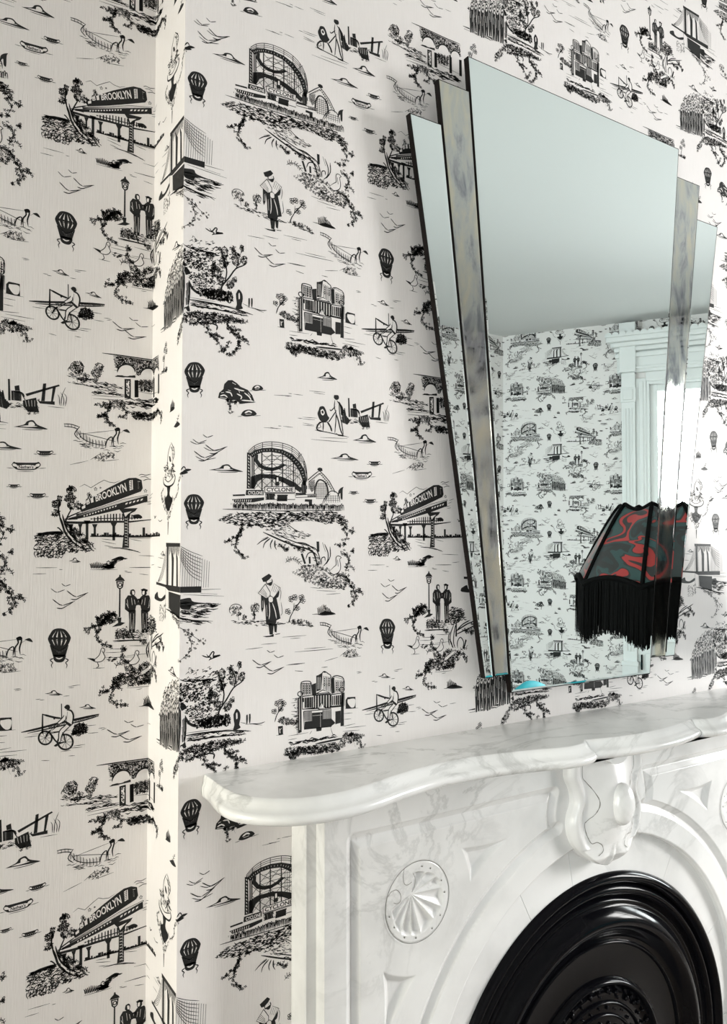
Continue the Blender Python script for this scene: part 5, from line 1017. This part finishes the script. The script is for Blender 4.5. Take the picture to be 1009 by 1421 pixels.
# incised lines as narrow ribbons of dirt-darkened stone
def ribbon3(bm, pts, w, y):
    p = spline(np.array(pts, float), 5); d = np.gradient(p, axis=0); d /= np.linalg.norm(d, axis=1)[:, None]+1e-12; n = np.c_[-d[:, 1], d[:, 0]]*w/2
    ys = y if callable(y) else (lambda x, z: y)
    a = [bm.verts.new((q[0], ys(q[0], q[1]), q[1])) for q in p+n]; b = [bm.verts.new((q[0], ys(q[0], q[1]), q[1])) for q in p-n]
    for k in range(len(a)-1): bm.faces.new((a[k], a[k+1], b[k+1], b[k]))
# rosettes
ROS = (0.400, 0.946); RR = 0.0715; HUB = np.array([-0.015, 0.016])
ends = [(-0.009, 0.050), (0.016, 0.046), (0.040, 0.035), (0.053, 0.013), (0.053, -0.021), (0.035, -0.038), (0.007, -0.057), (-0.014, -0.054), (-0.037, -0.045), (-0.051, -0.022), (-0.054, 0.001)]
ea = np.unwrap([math.atan2(y-HUB[1], x-HUB[0]) for x, y in ends]); er = np.array([math.hypot(x-HUB[0], y-HUB[1]) for x, y in ends])
dots = [(0.009, 0.057), (0.027, 0.050), (0.051, 0.024), (0.058, 0.002), (0.048, -0.035), (0.030, -0.053), (-0.005, -0.060), (-0.029, -0.053), (-0.050, -0.031), (-0.060, -0.011)]
def rosette_h(x, z):
    u, v = x-HUB[0], z-HUB[1]; rho = np.hypot(u, v); ph = np.arctan2(v, u); ph = np.where(ph > ea[0]+0.02, ph-2*np.pi, ph)
    kk = np.interp(-ph, -ea, np.arange(len(ea)), left=-1, right=-1); ok = (kk >= 0)
    R = np.interp(-ph, -ea, er); fr = kk-np.floor(kk); t = np.clip(rho/np.maximum(R, 1e-4), 0, 1.2)
    flute = np.abs(np.sin(np.pi*fr))*np.clip(t*1.3, 0, 1)*np.clip((1.0-t)/0.10, 0, 1)
    saw = (fr-0.5)*np.clip(t*1.4, 0, 1)*np.clip((1.0-t)/0.08, 0, 1)
    h = np.where(ok, 0.0060*flute+0.0016*saw, 0)
    for dx, dz in dots: h += 0.004*np.exp(-((x-dx)**2+(z-dz)**2)/0.0011**2)
    r = np.hypot(x, z); h += 0.0016*np.exp(-((r-0.0675)/0.0010)**2)
    return h
nr, na = 80, 240
rr = np.linspace(0, RR, nr); aa = np.linspace(0, 2*np.pi, na, endpoint=False)
xx = rr[:, None]*np.cos(aa)[None]; zz = rr[:, None]*np.sin(aa)[None]; hh = rosette_h(xx, zz)
for mirrored in (False, True):
    sx = -1 if mirrored else 1; cx = 2*XM-ROS[0] if mirrored else ROS[0]
    Vv = np.stack([cx+sx*xx, YF-0.0004+hh, ROS[1]+zz], -1).reshape(-1, 3)
    ii = np.arange(nr*na).reshape(nr, na); i2 = np.roll(ii, -1, axis=1)
    ff = np.stack([ii[:-1], ii[1:], i2[1:], i2[:-1]], -1).reshape(-1, 4)
    me = bpy.data.meshes.new('rosette'); me.from_pydata(Vv.tolist(), [], (ff if mirrored else ff[:, ::-1]).tolist()); me.polygons.foreach_set('use_smooth', [True]*len(ff))
    ro = mpart('rosette', me, M_MARBLE, True); ro['label'] = 'round carved shell rosette with drilled dots'
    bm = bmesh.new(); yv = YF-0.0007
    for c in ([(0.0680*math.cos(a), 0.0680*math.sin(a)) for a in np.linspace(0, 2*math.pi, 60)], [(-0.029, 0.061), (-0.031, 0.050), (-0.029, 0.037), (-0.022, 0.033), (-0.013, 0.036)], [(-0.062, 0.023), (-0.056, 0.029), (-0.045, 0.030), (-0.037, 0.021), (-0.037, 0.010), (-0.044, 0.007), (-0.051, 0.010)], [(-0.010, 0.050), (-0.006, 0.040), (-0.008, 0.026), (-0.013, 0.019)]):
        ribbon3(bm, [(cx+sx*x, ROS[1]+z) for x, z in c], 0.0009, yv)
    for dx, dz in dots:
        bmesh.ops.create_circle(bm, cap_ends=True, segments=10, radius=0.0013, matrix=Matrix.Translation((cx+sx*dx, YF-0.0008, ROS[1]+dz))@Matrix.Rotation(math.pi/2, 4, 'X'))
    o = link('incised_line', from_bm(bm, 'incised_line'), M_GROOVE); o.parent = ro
# keystone console
KX = 0.8660
kz = np.array([1.164, 1.130, 1.100, 1.090, 1.080, 1.068, 1.053, 1.040, 1.028, 1.018, 1.005, 0.990, 0.972, 0.958, 0.945, 0.932, 0.922, 0.915, 0.911]); kw = np.array([0.106, 0.107, 0.109, 0.104, 0.098, 0.093, 0.0905, 0.094, 0.101, 0.104, 0.1045, 0.102, 0.095, 0.084, 0.070, 0.053, 0.037, 0.020, 0.003])
nz, nu = 130, 90
zz1 = np.linspace(kz[0], kz[-1], nz); ww = np.interp(-zz1, -kz, kw); uu = np.linspace(-1, 1, nu)
# smooth the outline a little
ww = np.convolve(np.pad(ww, 3, 'edge'), np.ones(7)/7, 'valid'); ww[-1] = 0.004
UU, ZZ = np.meshgrid(uu, zz1); WW = ww[:, None]*np.ones_like(UU); XX = UU*WW
v = (kz[0]-ZZ)/(kz[0]-kz[-1])
bulge = 0.030*np.exp(-((v-0.50)/0.34)**2)*(1-np.clip(np.abs(XX)/0.075, 0, 1)**2)**1.5*(np.abs(XX) < 0.075)
edge = 0.010*np.clip((WW-np.abs(XX))/0.006, 0, 1)**0.6
roll = 0.005*np.exp(-((WW-np.abs(XX)-0.013)/0.008)**2)*(v < 0.82)
lob = np.clip((v-0.80)/0.12, 0, 1)
ang = np.arctan2(XX, ZZ-0.985+1e-9); shell = 0.006*lob*np.abs(np.sin(ang*3.2+0.6*np.sign(XX)*0))
YY = -0.092-edge-bulge-roll+0.012*lob*np.clip((v-0.9)/0.1, 0, 1)-shell+0.004
Vf = np.stack([KX+XX, YY, ZZ], -1).reshape(-1, 3); kidx = np.arange(nz*nu).reshape(nz, nu)
Ff = np.stack([kidx[:-1, :-1], kidx[:-1, 1:], kidx[1:, 1:], kidx[1:, :-1]], -1).reshape(-1, 4)
loop = np.concatenate([kidx[:, 0], kidx[-1, 1:], kidx[::-1, -1][1:], kidx[0, ::-1][1:-1]]); Vb = Vf[loop].copy(); Vb[:, 1] = -0.058
lb = nz*nu+np.arange(len(loop)); Fs = np.stack([loop, np.roll(loop, -1), np.roll(lb, -1), lb], -1)
me = bpy.data.meshes.new('keystone'); me.from_pydata(np.concatenate([Vf, Vb]).tolist(), [], np.concatenate([Ff[:, ::-1], Fs[:, ::-1]]).tolist()); me.polygons.foreach_set('use_smooth', [True]*len(Ff)+[False]*len(Fs))
key = mpart('keystone', me, M_MARBLE); key['label'] = 'carved marble keystone console with a shell foot'
def key_y(x, z):
    i = int(np.clip((kz[0]-z)/(kz[0]-kz[-1])*(nz-1), 0, nz-1)); u = np.clip((x-KX)/ww[i], -1, 1); j = int((u+1)/2*(nu-1)); return float(YY[i, j])-0.0012
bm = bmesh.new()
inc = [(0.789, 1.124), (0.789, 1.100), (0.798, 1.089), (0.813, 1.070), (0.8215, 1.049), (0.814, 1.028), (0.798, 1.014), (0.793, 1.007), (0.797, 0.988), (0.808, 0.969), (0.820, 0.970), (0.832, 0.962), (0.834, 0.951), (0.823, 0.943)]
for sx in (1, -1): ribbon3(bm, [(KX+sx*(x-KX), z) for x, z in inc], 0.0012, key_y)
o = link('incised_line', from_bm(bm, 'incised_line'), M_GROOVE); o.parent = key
bm = bmesh.new(); bmesh.ops.create_uvsphere(bm, u_segments=40, v_segments=28, radius=1.0)
for q in bm.verts:
    x, y, z = q.co; t = (x*0.5+z)*3.2
    g = 0.05*(math.exp(-((t+0.55)/0.13)**2)+math.exp(-((t+1.75)/0.13)**2)); s = 1-g
    q.co = Vector((KX+0.010+x*0.0295*s, -0.123+y*0.022*s, 1.040+z*0.042*s))
cab = link('cabochon', from_bm(bm, 'cabochon'), M_MARBLE, None, True); cab.parent = key
bm = bmesh.new(); add_prism(bm, [(KX-0.034, SHB-0.001)]+[(KX-0.034*math.cos(a), 1.146-0.026*math.sin(a)) for a in np.linspace(0, math.pi, 24)]+[(KX+0.034, SHB-0.001)], -0.124, -0.085)
bmesh.ops.bevel(bm, geom=[e for e in bm.edges if all(abs(q.co.y+0.124) < 1e-5 for q in e.verts)], offset=0.005, segments=3, affect='EDGES')
o = link('tongue', from_bm(bm, 'tongue'), M_MARBLE); o.parent = key
# slate hearth
h = box('hearth_slab', (0.06, -0.42, 0.0), (2*XM-0.06, -0.10, 0.018), M_STONE, None, 0.004); tag(h, 'dark slate hearth slab on the floor before the mantelpiece', 'hearth')

# ------------------------------------------------------------------ black iron fireplace cover
cover = empty('fireplace_cover', (XM, -0.045, 0)); tag(cover, 'glossy black cast iron fireplace cover set in the marble arch', 'fireplace cover')
def sweep_arch(name, prof, mat, n=96):
    """profile (radius, y) swept up one side, round the arch and down the other"""
    st = [(XM+1, 0.0, 0)]+[(XM, CC2[1], a) for a in np.linspace(0, math.pi, n)]+[(XM-1, 0.0, math.pi)]
    bm = bmesh.new(); rings = []
    for k, (sx, sz, a) in enumerate(st):
        ring = []
        for r, y in prof:
            z = 0.002 if k in (0, len(st)-1) else CC2[1]+r*math.sin(a)
            ring.append(bm.verts.new((XM+r*math.cos(a), y, z)))
        rings.append(ring)
    for p, q in zip(rings, rings[1:]):
        for j in range(len(p)-1): bm.faces.new((p[j], p[j+1], q[j+1], q[j]))
    return keep(link(name, from_bm(bm, name), mat, None, True), cover)
def arcp(r0, y0, r1, y1, b, n=8):      # bulging moulding between two profile points
    out = []
    for k in range(n+1):
        t = k/n; out.append((r0+(r1-r0)*t, y0+(y1-y0)*t-b*math.sin(math.pi*t)))
    return out
sweep_arch('outer_frame', [(0.4118, -0.030), (0.4135, -0.061)]+arcp(0.4135, -0.063, 0.388, -0.060, 0.011)+[(0.387, -0.050)], M_IRON)
sweep_arch('inner_frame', [(0.387, -0.050)]+arcp(0.386, -0.056, 0.364, -0.056, 0.009)+[(0.362, -0.048), (0.358, -0.046)], M_IRON)
pl = [(0.3585, -0.046)]+arcp(0.356, -0.050, 0.345, -0.053, 0.004, 5)+arcp(0.343, -0.053, 0.283, -0.054, 0.020, 14)+[(0.279, -0.052)]
def disc(name, prof, n=128): return keep(lathe(name, [(r, -y) for r, y in prof], M_IRON, None, n, center=(XM, 0, CC2[1]), axis='y'), cover)
disc('domed_panel', pl+[(0.27, -0.0505), (0.20, -0.050)])
disc('bead_ring', arcp(0.272, -0.050, 0.262, -0.050, 0.007, 6)); disc('bead_ring', arcp(0.198, -0.050, 0.180, -0.050, 0.012, 8)+[(0.16, -0.050)])
disc('bead_ring', arcp(0.152, -0.050, 0.143, -0.050, 0.007, 6)); disc('bead_ring', arcp(0.128, -0.050, 0.120, -0.050, 0.007, 6))
disc('centre_plate', [(0.20, -0.049), (0.12, -0.051), (0.05, -0.056), (0.0005, -0.060)])
bm = bmesh.new()
for ring, cnt, sz in ((0.172, 40, 0.006), (0.163, 36, 0.006), (0.136, 34, 0.004), (0.105, 26, 0.007), (0.085, 22, 0.007), (0.065, 18, 0.006), (0.045, 12, 0.006), (0.025, 7, 0.006)):
    for k in range(cnt):
        a = 2*math.pi*k/cnt+ring*7; rr_ = ring+RS.uniform(-0.004, 0.004); sz_ = sz*RS.uniform(0.6, 1.3)
        mtx = Matrix.Translation((XM+rr_*math.cos(a), -0.053, CC2[1]+rr_*math.sin(a)))@Matrix.Rotation(-a+RS.uniform(-0.6, 0.6), 4, 'Y')@Matrix.Diagonal((sz_, sz_*0.7, sz_*0.5, 1))
        bmesh.ops.create_icosphere(bm, subdivisions=1, radius=1.0, matrix=mtx)
keep(link('foliate_relief', from_bm(bm, 'foliate_relief'), M_IRON, None, True), cover)['kind'] = 'stuff'
bm = bmesh.new(); add_box(bm, (XM-0.36, -0.044, 0.002), (XM+0.36, -0.036, CC2[1])); add_box(bm, (XM-0.30, -0.050, 0.03), (XM+0.30, -0.043, CC2[1]-0.30), 0.006, 2)
keep(link('lower_plate', from_bm(bm, 'lower_plate'), M_IRON), cover)

# ------------------------------------------------------------------ stepped fan-shaped mirror
TAU = math.tan(0.0056)
mirror = empty('wall_mirror', (0.88, -0.01, 1.27)); tag(mirror, 'stepped fan-shaped art deco mirror of five panels above the mantel', 'mirror')
def lean(y, z): return y-TAU*(z-1.85)
def mirror_panel(quad, yb, yf, mat, label, inset=0.0035):
    """quad: top left, top right, bottom right, bottom left as (x, z)"""
    q = [np.array(p) for p in quad]; c = sum(q)/4
    bm = bmesh.new(); lo = [bm.verts.new((p[0], lean(yb, p[1]), p[1])) for p in q]; hi = [bm.verts.new((p[0], lean(yf+0.0008, p[1]), p[1])) for p in q]
    bm.faces.new(lo[::-1]); bm.faces.new(hi)
    for k in range(4): bm.faces.new((lo[k], lo[(k+1) % 4], hi[(k+1) % 4], hi[k]))
    bk = from_bm(bm, 'backing_board')
    # glass plate with a narrow bevel
    bm = bmesh.new()
    def ins(p, d):
        out = []
        for k in range(4):
            a, b, cc = p[k-1], p[k], p[(k+1) % 4]; e1 = (b-a)/np.hypot(*(b-a)); e2 = (cc-b)/np.hypot(*(cc-b))
            n1 = np.array([-e1[1], e1[0]]); n2 = np.array([-e2[1], e2[0]])
            if (c-b)@n1 < 0: n1 = -n1
            if (c-b)@n2 < 0: n2 = -n2
            m = np.array([n1, n2]); out.append(b+np.linalg.solve(m, np.array([d, d])))
        return out
    p0 = ins(q, 0.0018); p1 = ins(q, 0.0018+inset)
    r0 = [bm.verts.new((p[0], lean(yf+0.00075, p[1]), p[1])) for p in p0]; r1 = [bm.verts.new((p[0], lean(yf+0.0004, p[1]), p[1])) for p in p0]; r2 = [bm.verts.new((p[0], lean(yf, p[1]), p[1])) for p in p1]
    for a, b, mi in ((r0, r1, 1), (r1, r2, 0)):
        for k in range(4):
            f = bm.faces.new((a[k], a[(k+1) % 4], b[(k+1) % 4], b[k])); f.material_index = mi
    bm.faces.new(r2); bm.faces.new(r0[::-1])
    gl = link('mirror_panel', from_bm(bm, 'mirror_panel'), [mat, M_EDGE]); keep(gl, mirror); gl['label'] = label
    b = link('backing_board', bk, M_BACK); b.parent = gl
    return gl
def edge_x(p, q, z): return p[0]+(q[0]-p[0])*(z-p[1])/(q[1]-p[1])
MT, MB, DT, DB, OT, OB = 2.510, 1.270, 2.442, 1.305, 2.357, 1.303
ML, MR = ((0.5515, MT), (0.6545, MB)), ((1.211, MT), (1.0765, MB))
DL, DR = ((0.480, DT), (0.6135, DB)), ((1.2945, DT), (1.1345, DB))
OL, OR = ((0.4145, OT), (0.5905, OB)), ((1.3695, OT), (1.1715, OB))
def lx(e, z): return edge_x(e[0], e[1], z)
mirror_panel([OL[0], (lx(DL, OT)-0.0006, OT), (lx(DL, OB)-0.0006, OB), OL[1]], -0.029, -0.0415, M_MIRROR, 'clear narrow outer mirror strip')
mirror_panel([(lx(DR, OT)+0.0006, OT), OR[0], OR[1], (lx(DR, OB)+0.0006, OB)], -0.029, -0.0415, M_MIRROR, 'clear narrow outer mirror strip')
mirror_panel([DL[0], (lx(ML, DT)-0.0006, DT), (lx(ML, DB)-0.0006, DB), DL[1]], -0.030, -0.0438, M_ANTIQUE, 'cloudy antiqued mirror strip')
mirror_panel([(lx(MR, DT)+0.0006, DT), DR[0], DR[1], (lx(MR, DB)+0.0006, DB)], -0.030, -0.0438, M_ANTIQUE, 'cloudy antiqued mirror strip')
mirror_panel([ML[0], MR[0], MR[1], ML[1]], -0.033, -0.046, M_MIRROR, 'large tapered centre mirror plate')
box('hanging_cleat', (0.66, -0.0332, 1.7), (1.09, -0.001, 1.8), M_BACK, mirror).matrix_parent_inverse = Matrix.Translation(-Vector(mirror.location))

# ------------------------------------------------------------------ fringed floor lamp (seen in the mirror)
LP = Vector((1.530, -0.345, 0)); LK = 0.845
lamp = empty('floor_lamp', LP); tag(lamp, 'floor lamp with dark printed silk shade and long black fringe', 'lamp')
NR = 8; A0 = math.radians(200)
def shade_r(t, a):
    c = abs(math.sin(NR*(a-A0)/2)); r = (0.135+0.155*(t**0.85))*LK
    return r*(1-0.055*c**1.2)
def shade_z(t, a):
    c = abs(math.sin(NR*(a-A0)/2)); zt, zb = 1.674-0.017*c, 1.446+0.022*c**0.8
    return zt+(zb-zt)*t
bm = bmesh.new(); na, nt = 160, 24; g = []
for j in range(nt+1):
    g.append([bm.verts.new((shade_r(j/nt, 2*math.pi*k/na)*math.cos(2*math.pi*k/na), shade_r(j/nt, 2*math.pi*k/na)*math.sin(2*math.pi*k/na), shade_z(j/nt, 2*math.pi*k/na))) for k in range(na)])
for a, b in zip(g, g[1:]):
    for k in range(na): bm.faces.new((a[k], a[(k+1) % na], b[(k+1) % na], b[k]))
shade = link('lamp_shade', from_bm(bm, 'lamp_shade'), M_SILK, lamp, True)
sol = shade.modifiers.new('thickness', 'SOLIDIFY'); sol.thickness = 0.003
for k in range(NR):
    a = A0+2*math.pi*k/NR; bm = bmesh.new(); add_tube(bm, [((shade_r(t, a)+0.002)*math.cos(a), (shade_r(t, a)+0.002)*math.sin(a), shade_z(t, a)) for t in np.linspace(0, 1, 12)], 0.006, 6); link('rib_braid', from_bm(bm, 'rib_braid'), M_FRINGE, shade, True)
for t, r in ((0.0, 0.006), (1.0, 0.008)):
    bm = bmesh.new(); pts = [((shade_r(t, a)+0.001)*math.cos(a), (shade_r(t, a)+0.001)*math.sin(a), shade_z(t, a)) for a in np.linspace(0, 2*math.pi, 161)]; add_tube(bm, pts, r, 6); link('rim_braid', from_bm(bm, 'rim_braid'), M_FRINGE, shade, True)
bm = bmesh.new()
for k in range(3000):
    a = 2*math.pi*(k+RS.random())/3000; c = abs(math.sin(NR*(a-A0)/2)); r = shade_r(1, a)+RS.uniform(-0.006, 0.004)
    z0 = shade_z(1, a); z1 = 1.283+0.038*c+RS.uniform(-0.008, 0.010); w = 0.0019; dr = RS.uniform(-0.006, 0.006)
    ta = Vector((-math.sin(a), math.cos(a), 0))*w; p0 = Vector((r*math.cos(a), r*math.sin(a), z0)); p1 = Vector(((r+dr)*math.cos(a+dr*2), (r+dr)*math.sin(a+dr*2), z1)); pm = (p0+p1)/2
    v6 = [bm.verts.new(q) for q in (p0-ta, p0+ta, pm+ta, p1+ta*0.6, p1-ta*0.6, pm-ta)]; bm.faces.new((v6[0], v6[1], v6[2], v6[5])); bm.faces.new((v6[5], v6[2], v6[3], v6[4]))
fr = link('fringe', from_bm(bm, 'fringe'), M_FRINGE, lamp); fr['kind'] = 'stuff'
lathe('base', [(0.0, 0.0), (0.15, 0.0), (0.155, 0.012), (0.145, 0.025), (0.09, 0.035), (0.05, 0.05), (0.02, 0.075), (0.0, 0.08)], M_IRON, lamp, 40)
lathe('pole', [(0.012, 0.06), (0.012, 0.40), (0.020, 0.42), (0.024, 0.45), (0.014, 0.48), (0.011, 0.52), (0.011, 1.40), (0.02, 1.42), (0.012, 1.45), (0.010, 1.645)], M_IRON, lamp, 20)
bm = bmesh.new()
for k in range(4): a = A0+k*math.pi/2; add_tube(bm, [(0, 0, 1.645), (0.06*math.cos(a), 0.06*math.sin(a), 1.655), (0.112*math.cos(a), 0.112*math.sin(a), 1.67)], 0.003, 6)
link('shade_carrier', from_bm(bm, 'shade_carrier'), M_IRON, lamp)
lathe('finial', [(0.0, 1.70), (0.008, 1.692), (0.010, 1.68), (0.006, 1.67), (0.012, 1.66), (0.010, 1.635)], M_IRON, lamp, 16)

# ------------------------------------------------------------------ turquoise armchair (its back shows in the mirror)
chair = empty('armchair', (2.50, -1.60, 0)); tag(chair, 'turquoise upholstered tub armchair on the bare floor', 'armchair')
def rbox(name, lo, hi, b, mat, par): return box(name, lo, hi, mat, par, b, 4)
bm = bmesh.new(); prof_o = []
for k in range(41):
    a = math.radians(-20+220*k/40); hgt = 0.50+0.345*max(0.0, math.sin(a))**1.3
    prof_o.append((a, hgt))
rings = []
for a, hgt in prof_o:
    ca, sa = math.cos(a), -math.sin(a); ro, ri = 0.31, 0.22
    zs = [(ri, 0.16), (ro, 0.16), (ro+0.01, hgt-0.07), (ro-0.005, hgt-0.02), ((ro+ri)/2+0.01, hgt), (ri+0.02, hgt-0.02), (ri, hgt-0.07)]
    rings.append([bm.verts.new((r*ca*1.0, r*sa*0.95, z)) for r, z in zs])
for p, q in zip(rings, rings[1:]):
    for j in range(len(p)): bm.faces.new((p[j], p[(j+1) % len(p)], q[(j+1) % len(p)], q[j]))
bm.faces.new(rings[0]); bm.faces.new(rings[-1][::-1])
link('back_and_arms', from_bm(bm, 'back'), M_TEAL, chair, True)
lathe('seat_cushion', [(0.0, 0.44), (0.16, 0.44), (0.205, 0.425), (0.215, 0.38), (0.205, 0.30), (0.0, 0.30)], M_TEAL, chair, 40)
lathe('seat_base', [(0.0, 0.30), (0.212, 0.30), (0.212, 0.16), (0.0, 0.16)], M_TEAL, chair, 40)
for sx, sy in ((-1, -1), (1, -1), (-1, 1), (1, 1)):
    lathe('leg', [(0.0, 0.0), (0.014, 0.0), (0.024, 0.158), (0.0, 0.158)], M_DARKWOOD, chair, 12, center=(sx*0.14, sy*0.14, 0))
